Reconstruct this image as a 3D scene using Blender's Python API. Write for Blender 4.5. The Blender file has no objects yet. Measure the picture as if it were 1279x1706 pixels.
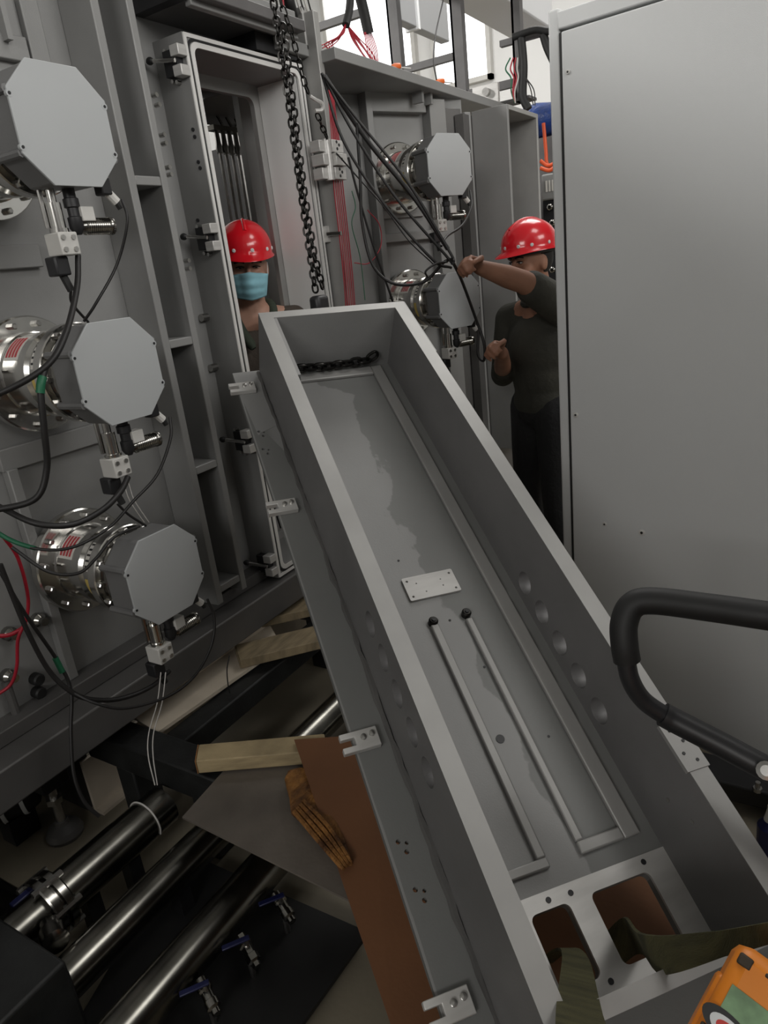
import bpy, bmesh, math, random
from mathutils import Vector, Matrix
random.seed(7)
V = Vector
scene = bpy.context.scene
COL = scene.collection

# ------------------------------------------------------------------ camera
FPX, CX, CY = 1163.6, 639.5, 853.0
# rows: image right, image down, forward  (world axes: X off the machine wall, Y along it, Z up)
RT = V((0.85390237, 0.50837809, -0.11136633))
DN = V((0.07915601, -0.3383652, -0.93767975))
FW = V((-0.51437833, 0.79187165, -0.32917202))
CAM = V((0, 0, 1.6))
cd = bpy.data.cameras.new('camera'); cd.sensor_fit = 'VERTICAL'; cd.sensor_height = 36
cd.lens = FPX / 1706 * 36; cd.clip_start = .02; cd.clip_end = 100
cam = bpy.data.objects.new('camera', cd); COL.objects.link(cam)
m = Matrix((RT, -DN, -FW)).transposed().to_4x4(); m.translation = CAM
cam.matrix_world = m
scene.camera = cam
# ------------------------------------------------------------------ world, lights, exposure
scene.view_settings.view_transform = 'Standard'; scene.view_settings.look = 'None'
scene.view_settings.gamma = 1; scene.view_settings.use_curve_mapping = False
scene.view_settings.exposure = -0.10
w = bpy.data.worlds.new('world'); scene.world = w; w.use_nodes = True
w.node_tree.nodes['Background'].inputs[0].default_value = (.80, .85, .90, 1)
w.node_tree.nodes['Background'].inputs[1].default_value = .05
def area(name, loc, target, sx, sy, power, col=(1, .98, .95)):
    l = bpy.data.lights.new(name, 'AREA'); l.shape = 'RECTANGLE'; l.size = sx; l.size_y = sy; l.energy = power; l.color = col
    o = bpy.data.objects.new(name, l); COL.objects.link(o); o.location = loc
    o.rotation_euler = (V(target) - V(loc)).to_track_quat('-Z', 'Y').to_euler(); return o
area('hall_lamp_left', (-6.8, -2.0, 5.6), (-.3, 2.2, 1.8), 1.2, 1.2, 420)
area('hall_skylight', (-2.5, 6.2, 5.9), (-2.5, 6.0, 0), 5.0, 3.0, 360)
area('window_daylight', (5.7, .5, 4.2), (0, .8, 2.2), 7.0, 2.0, 360)
area('rear_fill_light', (.7, -4.7, 3.4), (-.2, 2.0, .9), 2.5, 1.2, 95)  # fill added behind the viewer to brighten cabinet front and reveal
area('near_fill_light', (2.2, 2.4, 5.9), (-.2, 1.0, 0), 1.6, 1.6, 58)  # fill added overhead to lift the near upward faces

# ------------------------------------------------------------------ pixel -> point on a real plane
def ray(x, y): return RT * ((x - CX) / FPX) + DN * ((y - CY) / FPX) + FW
def at(x, y, X=None, Y=None, Z=None, d=None):
    r = ray(x, y)
    if d is not None: return CAM + r * d
    i, v = (0, X) if X is not None else (1, Y) if Y is not None else (2, Z)
    return CAM + r * ((v - CAM[i]) / r[i])
def on(x, y, p, n):
    r = ray(x, y); return CAM + r * ((p - CAM).dot(n) / r.dot(n))

# ------------------------------------------------------------------ materials
MATS = {}
def mat(name, col, rough=.5, metal=0., var=.12, scale=6., bump=0., bscale=60., col2=None, stretch=None, spec=.5, lo=.35, hi=.65, coat=0.):
    if name in MATS: return MATS[name]
    M = bpy.data.materials.new(name); M.use_nodes = True; MATS[name] = M
    nt = M.node_tree; N = nt.nodes; L = nt.links; b = N['Principled BSDF']
    b.inputs['Roughness'].default_value = rough; b.inputs['Metallic'].default_value = metal
    b.inputs['Specular IOR Level'].default_value = spec; b.inputs['Coat Weight'].default_value = coat
    tc = N.new('ShaderNodeTexCoord'); mp = N.new('ShaderNodeMapping'); L.new(tc.outputs['Object'], mp.inputs[0])
    if stretch: mp.inputs['Scale'].default_value = stretch
    no = N.new('ShaderNodeTexNoise'); no.inputs['Scale'].default_value = scale; no.inputs['Detail'].default_value = 6
    L.new(mp.outputs[0], no.inputs[0])
    cr = N.new('ShaderNodeValToRGB'); e = cr.color_ramp.elements
    c2 = col2 or tuple(c * (1 - var * 2) for c in col)
    e[0].position = lo; e[0].color = (*c2, 1); e[1].position = hi; e[1].color = (*col, 1)
    L.new(no.outputs[0], cr.inputs[0]); L.new(cr.outputs[0], b.inputs['Base Color'])
    if bump:
        n2 = N.new('ShaderNodeTexNoise'); n2.inputs['Scale'].default_value = bscale; L.new(mp.outputs[0], n2.inputs[0])
        bu = N.new('ShaderNodeBump'); bu.inputs['Strength'].default_value = bump; bu.inputs['Distance'].default_value = .01
        L.new(n2.outputs[0], bu.inputs['Height']); L.new(bu.outputs[0], b.inputs['Normal'])
    return M
def glow(name, col, strength):
    M = bpy.data.materials.new(name); M.use_nodes = True; MATS[name] = M; b = M.node_tree.nodes['Principled BSDF']
    b.inputs['Base Color'].default_value = (.8, .8, .8, 1); b.inputs['Emission Color'].default_value = (*col, 1); b.inputs['Emission Strength'].default_value = strength
    return M
mat('blasted', (.28, .28, .275), .55, .2, .08, 3, .05, 300)
mat('trough_wall_shaded', (.20, .196, .196), .5, .25, .10, 4, .05, 300)  # same steel as the rims, darkened to paint in the walls' shade
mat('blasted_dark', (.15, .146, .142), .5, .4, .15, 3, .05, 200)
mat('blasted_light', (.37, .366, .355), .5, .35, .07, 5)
mat('milled', (.62, .61, .59), .38, .35, .06, 8, stretch=(1, 1, 12))
mat('land_bright', (.80, .79, .77), .35, .2, .04, 8)
mat('chrome', (.72, .71, .68), .16, 1., .1, 10)
mat('chrome_dull', (.36, .35, .325), .2, 1., .2, 14)
mat('rod_steel', (.62, .60, .57), .4, .3, .2, 14)
mat('pipe_steel', (.25, .243, .218), .24, 1., .25, 9)
mat('bolt_steel', (.55, .54, .52), .28, 1., .15, 20)
mat('cover_paint', (.42, .435, .44), .5, 0, .03, 2)
mat('housing_paint', (.17, .17, .17), .45, .2, .08, 4)
mat('cabinet_paint', (.58, .59, .59), .42, 0, .02, 1.2, .06, 500)
mat('cabinet_edge', (.60, .61, .61), .4, 0, .03, 2)
mat('black_metal', (.018, .018, .020), .45, 0, .2, 8)
mat('black_paint', (.014, .015, .015), .55, 0, .3, 12, .1, 80)
mat('black_rubber', (.012, .012, .012), .6, 0, .2, 10)
mat('cable_black', (.012, .011, .011), .5, 0, .1, 10)
mat('cable_grey', (.30, .29, .28), .5, 0, .1, 10)
mat('wire_red', (.42, .012, .03), .45, 0, .15, 10)
mat('wire_green', (.01, .13, .06), .5, 0, .1, 10)
mat('wire_white', (.6, .58, .55), .5, 0, .1, 10)
mat('hose_orange', (.75, .10, .02), .45, 0, .1, 10)
mat('plastic_orange', (.85, .17, .03), .4, 0, .1, 10)
mat('blue_wrap', (.015, .05, .22), .4, 0, .25, 14, .4, 40)
mat('lever_blue', (.008, .011, .06), .4, 0, .1, 10)
mat('white_plastic', (.62, .61, .58), .45, 0, .05, 8)
mat('label_white', (.66, .64, .60), .5, 0, .04, 8)
mat('label_red', (.45, .05, .06), .5, 0, .04, 8)
mat('label_yellow', (.55, .42, .12), .5, 0, .04, 8)
mat('ink', (.02, .02, .02), .6, 0, .04, 8)
mat('gasket', (.012, .012, .013), .5, 0, .1, 8)
mat('chain_steel', (.055, .053, .05), .32, .9, .3, 30)
mat('wood_pale', (.50, .39, .22), .65, 0, .18, 5, .2, 60, stretch=(2, 2, 9))
mat('wood_end', (.42, .20, .07), .65, 0, .18, 8, .2, 60)
mat('wood_bark', (.34, .15, .035), .7, 0, .3, 9, .8, 30, col2=(.09, .035, .01), stretch=(3, 1.6, 3))
mat('wood_grey', (.30, .235, .14), .7, 0, .2, 5, .2, 60, stretch=(9, 2, 2))
mat('cardboard', (.20, .085, .035), .75, 0, .12, 3, .05, 90)
mat('plate_rusty', (.19, .165, .14), .55, .1, .22, 4, .1, 60)
mat('board_pale', (.66, .58, .47), .5, 0, .1, 5)
mat('concrete', (.24, .21, .155), .6, 0, .2, 1.6, .1, 40)
mat('hall_white', (.78, .78, .77), .6, 0, .03, .6)
mat('hall_grey', (.36, .36, .35), .7, 0, .03, .6)
mat('duct_grey', (.30, .305, .31), .5, 0, .03, .8)
mat('duct_white', (.75, .76, .77), .5, 0, .03, .8)
mat('frame_grey', (.12, .115, .115), .5, 0, .15, 6)
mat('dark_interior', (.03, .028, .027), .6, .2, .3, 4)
mat('red_shell', (.76, .011, .022), .22, 0, .04, 3, coat=.4)
mat('skin', (.58, .33, .24), .55, 0, .08, 12)
mat('skin_dark', (.33, .16, .10), .6, 0, .08, 12)
mat('mask_blue', (.36, .72, .84), .75, 0, .05, 20)
mat('mask_white', (.75, .77, .77), .75, 0, .05, 20)
mat('hair', (.012, .010, .010), .7, 0, .2, 40)
mat('eye_dark', (.02, .015, .012), .3, 0, .1, 10)
mat('eye_white', (.55, .52, .50), .4, 0, .05, 10)
mat('lip', (.33, .12, .10), .5, 0, .05, 10)
mat('shirt_brown', (.085, .068, .055), .85, 0, .15, 6, .3, 60)
mat('collar_green', (.05, .065, .045), .85, 0, .15, 6, .3, 60)
mat('shirt_olive', (.045, .044, .034), .85, 0, .15, 6, .3, 60)
mat('trouser_black', (.014, .014, .015), .85, 0, .15, 6, .3, 60)
mat('strap_olive', (.09, .085, .035), .85, 0, .25, 9, .5, 120, stretch=(1, 8, 1))
mat('hoist_orange', (.80, .26, .015), .42, 0, .06, 5, col2=(.70, .20, .01))
mat('scuff', (.05, .035, .02), .7, 0, .2, 20)
mat('sticker_green', (.25, .42, .22), .5, 0, .25, 26)
mat('sticker_red', (.62, .03, .02), .45, 0, .05, 20)
mat('glass_dark', (.05, .05, .055), .1, 0, .1, 4)
glow('window_glow', (.96, .98, 1.), 2.2)
# blasted stainless with tide marks of dried water (marks with a shape of their own)
def stained():
    M = mat('stained_steel', (.30, .30, .295), .5, .2, .05, 3, .04, 300)
    nt = M.node_tree; N = nt.nodes; L = nt.links; b = N['Principled BSDF']
    src = b.inputs['Base Color'].links[0].from_socket
    tc = N.new('ShaderNodeTexCoord'); sp = N.new('ShaderNodeSeparateXYZ'); L.new(tc.outputs['UV'], sp.inputs[0])
    mp = N.new('ShaderNodeMapping'); mp.inputs['Scale'].default_value = (5, 3.2, 1); L.new(tc.outputs['UV'], mp.inputs[0])
    no = N.new('ShaderNodeTexNoise'); no.inputs['Scale'].default_value = 1.5; no.inputs['Detail'].default_value = 5; L.new(mp.outputs[0], no.inputs[0])
    def mth(op, a, c, ):
        n = N.new('ShaderNodeMath'); n.operation = op
        for i, q in enumerate((a, c)):
            if isinstance(q, (int, float)): n.inputs[i].default_value = q
            else: L.new(q, n.inputs[i])
        return n.outputs[0]
    # u across the trough, v along it (0 at the raised end)
    s = mth('ADD', mth('MULTIPLY', mth('SUBTRACT', no.outputs[0], .5), .26), sp.outputs['X'])
    s = mth('ADD', s, mth('MULTIPLY', mth('MAXIMUM', mth('SUBTRACT', .17, sp.outputs['Y']), 0.), .9))
    r = N.new('ShaderNodeValToRGB'); e = r.color_ramp.elements; e[0].position = .226; e[0].color = (1, 1, 1, 1); e[1].position = .231; e[1].color = (.68, .69, .68, 1)
    L.new(s, r.inputs[0])
    mx = N.new('ShaderNodeMix'); mx.data_type = 'RGBA'; mx.blend_type = 'MULTIPLY'; mx.inputs[0].default_value = 1
    L.new(src, mx.inputs[6]); L.new(r.outputs[0], mx.inputs[7]); L.new(mx.outputs[2], b.inputs['Base Color'])
stained()

# ------------------------------------------------------------------ mesh builder
def basis(ax):
    ax = V(ax).normalized(); t = V((0, 0, 1)) if abs(ax.z) < .9 else V((1, 0, 0))
    u = ax.cross(t).normalized(); return ax, u, ax.cross(u)
class MB:
    def __init__(s): s.v = []; s.f = []
    def add(s, vs, fs):
        o = len(s.v); s.v += [V(p) for p in vs]; s.f += [tuple(i + o for i in f) for f in fs]; return s
    def obox(s, O, A, lo, hi):
        """box with axes A=(a,b,c) at origin O, local lo..hi"""
        vs = []
        for k in (0, 1):
            for j in (0, 1):
                for i in (0, 1):
                    vs.append(V(O) + A[0] * (hi, lo)[1 - i][0] + A[1] * (hi, lo)[1 - j][1] + A[2] * (hi, lo)[1 - k][2])
        return s.add(vs, [(0, 2, 3, 1), (4, 5, 7, 6), (0, 1, 5, 4), (2, 6, 7, 3), (0, 4, 6, 2), (1, 3, 7, 5)])
    def box(s, lo, hi): return s.obox(V((0, 0, 0)), (V((1, 0, 0)), V((0, 1, 0)), V((0, 0, 1))), lo, hi)
    def prism(s, poly, off):
        n = len(poly); off = V(off); vs = [V(p) for p in poly] + [V(p) + off for p in poly]
        return s.add(vs, [tuple(range(n))[::-1], tuple(range(n, 2 * n))] + [(i, (i + 1) % n, n + (i + 1) % n, n + i) for i in range(n)])
    def tube(s, pts, r, seg=8, closed=False):
        pts = [V(p) for p in pts]; n = len(pts); rr = r if isinstance(r, (list, tuple)) else [r] * n
        tans = []
        for i in range(n):
            a = pts[(i - 1) % n] if (closed or i > 0) else pts[i]; b = pts[(i + 1) % n] if (closed or i < n - 1) else pts[i]
            tans.append((b - a).normalized())
        _, u, _ = basis(tans[0]); vs = []
        for i in range(n):
            t = tans[i]; u = (u - t * u.dot(t)).normalized(); q = t.cross(u)
            for k in range(seg):
                a = 2 * math.pi * k / seg; vs.append(pts[i] + (u * math.cos(a) + q * math.sin(a)) * rr[i])
        fs = []
        for i in range(n if closed else n - 1):
            j = (i + 1) % n
            for k in range(seg):
                k2 = (k + 1) % seg; fs.append((i * seg + k, i * seg + k2, j * seg + k2, j * seg + k))
        if not closed: fs += [tuple(range(seg))[::-1], tuple(range((n - 1) * seg, n * seg))]
        return s.add(vs, fs)
    def lathe(s, O, ax, prof, seg=32, a0=0):
        ax, u, q = basis(ax); O = V(O); vs = []; n = len(prof)
        for x, r in prof:
            for k in range(seg):
                a = a0 + 2 * math.pi * k / seg; vs.append(O + ax * x + (u * math.cos(a) + q * math.sin(a)) * r)
        fs = [(i * seg + k, i * seg + (k + 1) % seg, (i + 1) * seg + (k + 1) % seg, (i + 1) * seg + k) for i in range(n - 1) for k in range(seg)]
        fs += [tuple(range(seg))[::-1], tuple(range((n - 1) * seg, n * seg))]
        return s.add(vs, fs)
    def cyl(s, a, b, r, seg=16):
        a = V(a); b = V(b); return s.lathe(a, b - a, [(0, r), ((b - a).length, r)], seg)
    def ell(s, c, rad, A=None, seg=20, rings=12):
        A = A or (V((1, 0, 0)), V((0, 1, 0)), V((0, 0, 1))); c = V(c); vs = []; fs = []
        for i in range(1, rings):
            t = math.pi * i / rings
            for k in range(seg):
                p = 2 * math.pi * k / seg
                vs.append(c + A[0] * (rad[0] * math.sin(t) * math.cos(p)) + A[1] * (rad[1] * math.sin(t) * math.sin(p)) + A[2] * (rad[2] * math.cos(t)))
        top = len(vs); vs += [c + A[2] * rad[2], c - A[2] * rad[2]]
        for i in range(rings - 2):
            for k in range(seg): fs.append((i * seg + k, (i + 1) * seg + k, (i + 1) * seg + (k + 1) % seg, i * seg + (k + 1) % seg))
        for k in range(seg):
            fs.append((top, k, (k + 1) % seg)); fs.append((top + 1, (rings - 2) * seg + (k + 1) % seg, (rings - 2) * seg + k))
        return s.add(vs, fs)
    def limb(s, pts, rr, seg=14):
        """tapered limb with round ends"""
        s.tube(pts, rr, seg)
        for p, r in zip(pts, rr): s.ell(p, (r, r, r), seg=12, rings=8)
        return s
    def mesh(s, name):
        me = bpy.data.meshes.new(name); me.from_pydata([tuple(p) for p in s.v], [], s.f); return me
def finish(me, ang=35):
    bm = bmesh.new(); bm.from_mesh(me); bmesh.ops.recalc_face_normals(bm, faces=bm.faces); bm.to_mesh(me); bm.free()
    me.polygons.foreach_set('use_smooth', [True] * len(me.polygons)); me.set_sharp_from_angle(angle=math.radians(ang)); return me
def link(name, me, material, parent=None, label=None, cat=None, group=None, kind=None, bevel=0, local=False):
    o = bpy.data.objects.new(name, me)
    if material is not None: me.materials.clear(); me.materials.append(MATS[material])
    COL.objects.link(o)
    if parent is not None:
        o.parent = parent
        if not local: o.matrix_parent_inverse = world_of(parent).inverted()
    else:
        xs = [v.co for v in me.vertices]; lo = V([min(p[i] for p in xs) for i in range(3)]); hi = V([max(p[i] for p in xs) for i in range(3)])
        c = V(((lo.x + hi.x) / 2, (lo.y + hi.y) / 2, lo.z)); me.transform(Matrix.Translation(-c)); o.location = c
    tag(o, label, cat, group, kind)
    if bevel:
        b = o.modifiers.new('bevel', 'BEVEL'); b.width = bevel; b.segments = 2; b.limit_method = 'ANGLE'
    return o
def world_of(o):
    M = Matrix.Translation(o.location) @ o.rotation_euler.to_matrix().to_4x4()
    return world_of(o.parent) @ o.matrix_parent_inverse @ M if o.parent else M
def tag(o, label=None, cat=None, group=None, kind=None):
    if label: o['label'] = label
    if cat: o['category'] = cat
    if group: o['group'] = group
    if kind: o['kind'] = kind
def build(mb, name, material, parent=None, ang=35, **k): return link(name, finish(mb.mesh(name), ang), material, parent, **k)
def thing(name, label, cat, loc=(0, 0, 0), group=None, kind=None):
    o = bpy.data.objects.new(name, None); o.empty_display_size = .1; COL.objects.link(o); o.location = loc; tag(o, label, cat, group, kind); return o
def struct(mb, name, material, label, cat, **k): return build(mb, name, material, None, label=label, cat=cat, kind='structure', **k)
def again(o, parent, name=None):
    c = o.copy(); COL.objects.link(c); c.parent = parent
    return c
def copy_tree(root, loc, rotz, label, group=None):
    r = root.copy(); COL.objects.link(r); r.location = loc; r.rotation_euler = (0, 0, rotz); r['label'] = label
    if group: r['group'] = group
    for ch in list(root.children):
        c = ch.copy(); COL.objects.link(c); c.parent = r
        for g in list(ch.children):
            d = g.copy(); COL.objects.link(d); d.parent = c
    return r
def spline(pts, n=8):
    """Catmull-Rom through points"""
    pts = [V(p) for p in pts]; P = [pts[0] * 2 - pts[1]] + pts + [pts[-1] * 2 - pts[-2]]; out = []
    for i in range(1, len(P) - 2):
        for k in range(n):
            t = k / n; a, b, c, d = P[i - 1:i + 3]
            out.append(.5 * ((2 * b) + (c - a) * t + (2 * a - 5 * b + 4 * c - d) * t * t + (3 * b - a - 3 * c + d) * t ** 3))
    return out + [pts[-1]]
def rrect(x0, x1, y0, y1, r, n=5):
    out = []
    for cx, cy, a in ((x1 - r, y1 - r, 0), (x0 + r, y1 - r, 90), (x0 + r, y0 + r, 180), (x1 - r, y0 + r, 270)):
        for k in range(n + 1):
            t = math.radians(a + 90 * k / n); out.append((cx + r * math.cos(t), cy + r * math.sin(t)))
    return out
def circ(x, y, r, n=20): return [(x + r * math.cos(2 * math.pi * k / n), y + r * math.sin(2 * math.pi * k / n)) for k in range(n)]
def holed(outer, holes, t, O, ax, ay, az):
    """flat plate with cut-outs, thickness t along az starting at O"""
    cu = bpy.data.curves.new('outline', 'CURVE'); cu.dimensions = '2D'; cu.fill_mode = 'BOTH'; cu.extrude = t / 2
    for loop in [outer] + holes:
        sp = cu.splines.new('POLY'); sp.points.add(len(loop) - 1); sp.use_cyclic_u = True
        for p, (x, y) in zip(sp.points, loop): p.co = (x, y, 0, 1)
    ob = bpy.data.objects.new('outline', cu); me = bpy.data.meshes.new_from_object(ob)
    bpy.data.objects.remove(ob); bpy.data.curves.remove(cu)
    bm = bmesh.new(); bm.from_mesh(me); bmesh.ops.remove_doubles(bm, verts=bm.verts, dist=1e-5); bm.to_mesh(me); bm.free()
    M = Matrix((ax, ay, az)).transposed().to_4x4(); M.translation = V(O) + az * (t / 2); me.transform(M); return finish(me, 30)
X1, Y1, Z1 = V((1, 0, 0)), V((0, 1, 0)), V((0, 0, 1))
def uv_from(me, fn):
    uv = me.uv_layers.new(name='uv')
    for l in me.loops: uv.data[l.index].uv = fn(me.vertices[l.vertex_index].co)
def cable(name, pts, r, material, label, group=None, cat='cable', n=8, seg=8):
    return build(MB().tube(spline(pts, n), r, seg), name, material, label=label, cat=cat, group=group, ang=60)

# ================================================================== THE HALL
struct(MB().box((-8, -5, -.1), (6, 11, 0)), 'floor', 'concrete', 'worn olive-beige concrete floor of the workshop', 'floor')
struct(MB().box((-8, 10.6, 0), (6, 10.8, 6.2)), 'wall_back', 'hall_white', 'white far wall of the workshop seen above the machine', 'wall')
struct(MB().box((-8.2, -5, 0), (-8, 10.8, 6.2)), 'wall_left', 'hall_white', 'white side wall of the workshop beyond the machine', 'wall')
struct(MB().box((6, -5, 0), (6.2, 10.8, 6.2)), 'wall_right', 'hall_grey', 'grey side wall of the workshop beyond the grey cabinet', 'wall')
struct(MB().box((-8, -5.2, 0), (6, -5, 6.2)), 'wall_front', 'hall_grey', 'grey workshop wall behind the viewer', 'wall')
struct(MB().box((-8.2, -5.2, 6.2), (6.2, 10.8, 6.3)), 'ceiling', 'hall_grey', 'grey ceiling of the workshop', 'ceiling')
lk = thing('side_light_blocker', 'unseen dark grey row added on the right to block the side light', 'light blocker', (1.6, -1.6, 0))  # out of view, added to hold side light off the machine's lower part
build(MB().box((1.27, -4.9, 0), (1.9, 1.7, 2.5)), 'body', 'frame_grey', lk)
for k in range(8):
    dr_ = build(MB().box((1.25, -4.88 + k * .82, .1), (1.27, -4.10 + k * .82, 2.45)), 'blocker_door', 'frame_grey', lk, bevel=.004)
    build(MB().box((1.235, -4.2 + k * .82, 1.1), (1.25, -4.17 + k * .82, 1.25)), 'handle', 'black_metal', dr_)
def window(name, x0, x1, z0, z1, label):
    t = thing(name, label, 'window', ((x0 + x1) / 2, 10.55, z0), kind='structure')
    for q, (a, b, c, d) in enumerate(((x0, x1, z0, z0 + .06), (x0, x1, z1 - .06, z1), (x0, x0 + .06, z0, z1), (x1 - .06, x1, z0, z1))):
        build(MB().box((a, 10.5, c), (b, 10.6, d)), 'window_frame', 'white_plastic', t)
    build(MB().box((x0 + .05, 10.54, z0 + .05), (x1 - .05, 10.56, z1 - .05)), 'window_pane', 'window_glow', t)
window('window_1', -6.9, -5.35, 3.9, 5.8, 'tall bright daylight window at the far left, behind the hanging red wires')
window('window_2', -5.1, -4.2, 3.9, 5.6, 'bright daylight window under the square ceiling duct')
def duct(px_a, px_b, Xr, px_l, near, hgt, label, mt, name='ceiling_duct'):
    a = at(*px_a, X=Xr); b = at(*px_b, X=Xr); z = (a.z + b.z) / 2; xl = at(*px_l, Z=z).x
    t = thing(name, label, 'duct', ((Xr + xl) / 2, b.y, z)); y0, y1 = a.y - near, b.y
    build(MB().box((xl, y0, z), (Xr, y1, z + hgt)), 'duct_body', mt, t, bevel=.01)
    build(MB().box((xl - .02, y0 + .3, z - .015), (Xr + .02, y0 + .34, z + hgt + .02)), 'duct_flange', 'duct_white', t)
    for yy in (y0 + .2, y1 - .2): build(MB().cyl(((xl + Xr) / 2, yy, z + hgt), ((xl + Xr) / 2, yy, 6.2), .012, 8), 'hanger_rod', 'frame_grey', t)
    return t
duct((671, 35), (749, 70), -3.3, (664, 44), .05, .8, 'square pale grey ceiling duct hanging between the two steel posts', 'duct_grey')
duct((852, 8), (921, 46), -1.75, (815, 46), 1.6, .5, 'wide white ceiling duct running above the red hard hat worker', 'duct_white')

# ================================================================== THE MACHINE
mach = thing('vacuum_coating_machine', 'long grey steel vacuum coating machine with tall open doorway', 'machine', (-2.3, 1.5, 0))
def mp(mb, name, material='blasted', parent=None, **k): return build(mb, name, material, parent or mach, **k)
WX = -1.86
mp(MB().box((WX - .05, -1.6, .50), (WX, 1.87, 2.7)), 'wall_panel')
for y0, y1 in ((1.534, 1.562), (1.660, 1.686)):
    mp(MB().box((WX, y0, .55), (-1.73, y1, 2.7)), 'rib', 'blasted', bevel=.003)
for z in (2.62, 1.916, 1.447, 1.034, .60):
    mp(MB().box((WX, 1.562, z - .013), (-1.732, 1.66, z + .013)), 'cross_rib', 'blasted', bevel=.003)
mp(MB().box((WX - .05, 1.87, 2.34), (WX, 2.5, 2.7)), 'wall_panel')
mp(MB().box((-3.6, -1.6, .05), (-3.55, 1.0, 2.66)), 'back_light_block', 'blasted_dark')  # unseen back, added to stop lamp light leaking under the machine
mp(MB().box((-3.6, -1.6, 2.66), (WX - .05, 1.0, 2.70)), 'roof_light_block', 'blasted_dark')  # unseen top, added so lamp light cannot pass behind the panel
# base of the machine
mp(MB().box((-1.97, -1.6, .385), (-1.70, 2.62, .50)), 'base_beam', 'blasted_dark', bevel=.006)
mp(MB().box((-1.97, -1.6, .50), (-1.79, 1.86, .545)), 'base_ledge', 'blasted_dark', bevel=.004)
# stiffening frames welded on the panel around the pumps
for (xa, ya), (xb, yb) in (((-60, 62), (46, 78)), ((-60, 432), (70, 430)), ((0, 770), (180, 735))):
    a = at(xa, ya, X=WX + .02); b = at(xb, yb, X=WX + .02)
    mp(MB().box((WX, min(a.y, b.y), a.z - .03), (WX + .022, max(a.y, b.y), a.z + .03)), 'stiffener', bevel=.003)
yv = at(94, 1030, X=WX).y
mp(MB().box((WX, yv - .03, .545), (WX + .03, yv, 1.2)), 'stiffener', bevel=.003)
yv2 = at(40, 60, X=WX).y
mp(MB().box((WX, yv2 - .005, 2.05), (WX + .022, yv2 + .05, 2.7)), 'stiffener', bevel=.003)
a = at(20, 32, X=WX + .01); mp(MB().box((WX, a.y - .05, a.z - .06), (WX + .045, a.y - .035, a.z + .06)), 'bracket')
# bolts on the rib beside the doorway
for x, y in ((254, 160), (259, 176), (267, 226), (270, 240), (276, 280), (279, 292), (308, 435), (310, 448)):
    p = at(x, y, Y=1.72); p = at(x, y, X=-1.80); mp(MB().cyl(p, p + V((.02, 0, 0)), .007, 8), 'bolt', 'bolt_steel')
for x, y in ((345, 528), (360, 611), (250, 1000)):
    p = at(x, y, Y=1.859); mp(MB().cyl(p, p + V((0, -.03, 0)), .013, 10), 'bolt', 'bolt_steel')
# door frame
FX, FB = -1.73, -1.92
y0, y1, z0, z1 = 1.859, 2.462, .509, 2.339
fr = link('door_frame', holed([(y0, z0), (y1, z0), (y1, z1), (y0, z1)], [rrect(y0 + .042, y1 - .04, z0 + .042, z1 - .036, .012)], FX - FB, (FB, 0, 0), Y1, Z1, X1), 'blasted', mach)
def ring(o, i, t, x, name, material, rr=.03):
    return link(name, holed(rrect(y0 + o, y1 - o, z0 + o, z1 - o, rr), [rrect(y0 + i, y1 - i, z0 + i, z1 - i, rr * .8)], t, (x, 0, 0), Y1, Z1, X1), material, fr)
ring(.001, .0125, .004, FX, 'face_land', 'land_bright', .004)
ring(.0125, .021, .002, FX, 'gasket', 'gasket')
ring(.021, .036, .005, FX, 'face_land', 'land_bright')
build(MB().box((FB + .002, y1 - .0415, z0 + .045), (FX - .004, y1 - .039, z1 - .04)), 'reveal_panel', 'hall_white', fr)
link('inner_lip', holed([(y0, z0), (y1, z0), (y1, z1), (y0, z1)], [rrect(y0 + .075, y1 - .075, z0 + .075, z1 - .08, .03)], .02, (FB - .02, 0, 0), Y1, Z1, X1), 'blasted_light', fr)
# chamber
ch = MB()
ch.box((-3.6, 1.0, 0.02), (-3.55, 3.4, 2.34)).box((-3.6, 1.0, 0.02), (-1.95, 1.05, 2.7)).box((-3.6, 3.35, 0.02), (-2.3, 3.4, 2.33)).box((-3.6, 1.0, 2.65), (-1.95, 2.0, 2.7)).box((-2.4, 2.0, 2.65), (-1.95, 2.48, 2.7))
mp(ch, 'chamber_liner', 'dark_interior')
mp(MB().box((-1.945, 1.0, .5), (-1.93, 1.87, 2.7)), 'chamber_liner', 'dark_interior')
# post right of the doorway and top flange of the rear section
mp(MB().box((-1.90, 2.478, .45), (-1.66, 2.512, 2.50)), 'post', 'blasted_light', bevel=.003)
mp(MB().box((-1.88, 2.45, .45), (-1.80, 2.49, 2.5)), 'post', 'blasted_dark')
mp(MB().box((-2.6, 2.50, 2.335), (-1.60, 4.22, 2.375)), 'top_flange', 'blasted', bevel=.003)
mp(MB().box((-2.3, 2.3, 2.36), (-1.70, 2.52, 2.40)), 'top_flange', 'blasted', bevel=.003)
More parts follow.
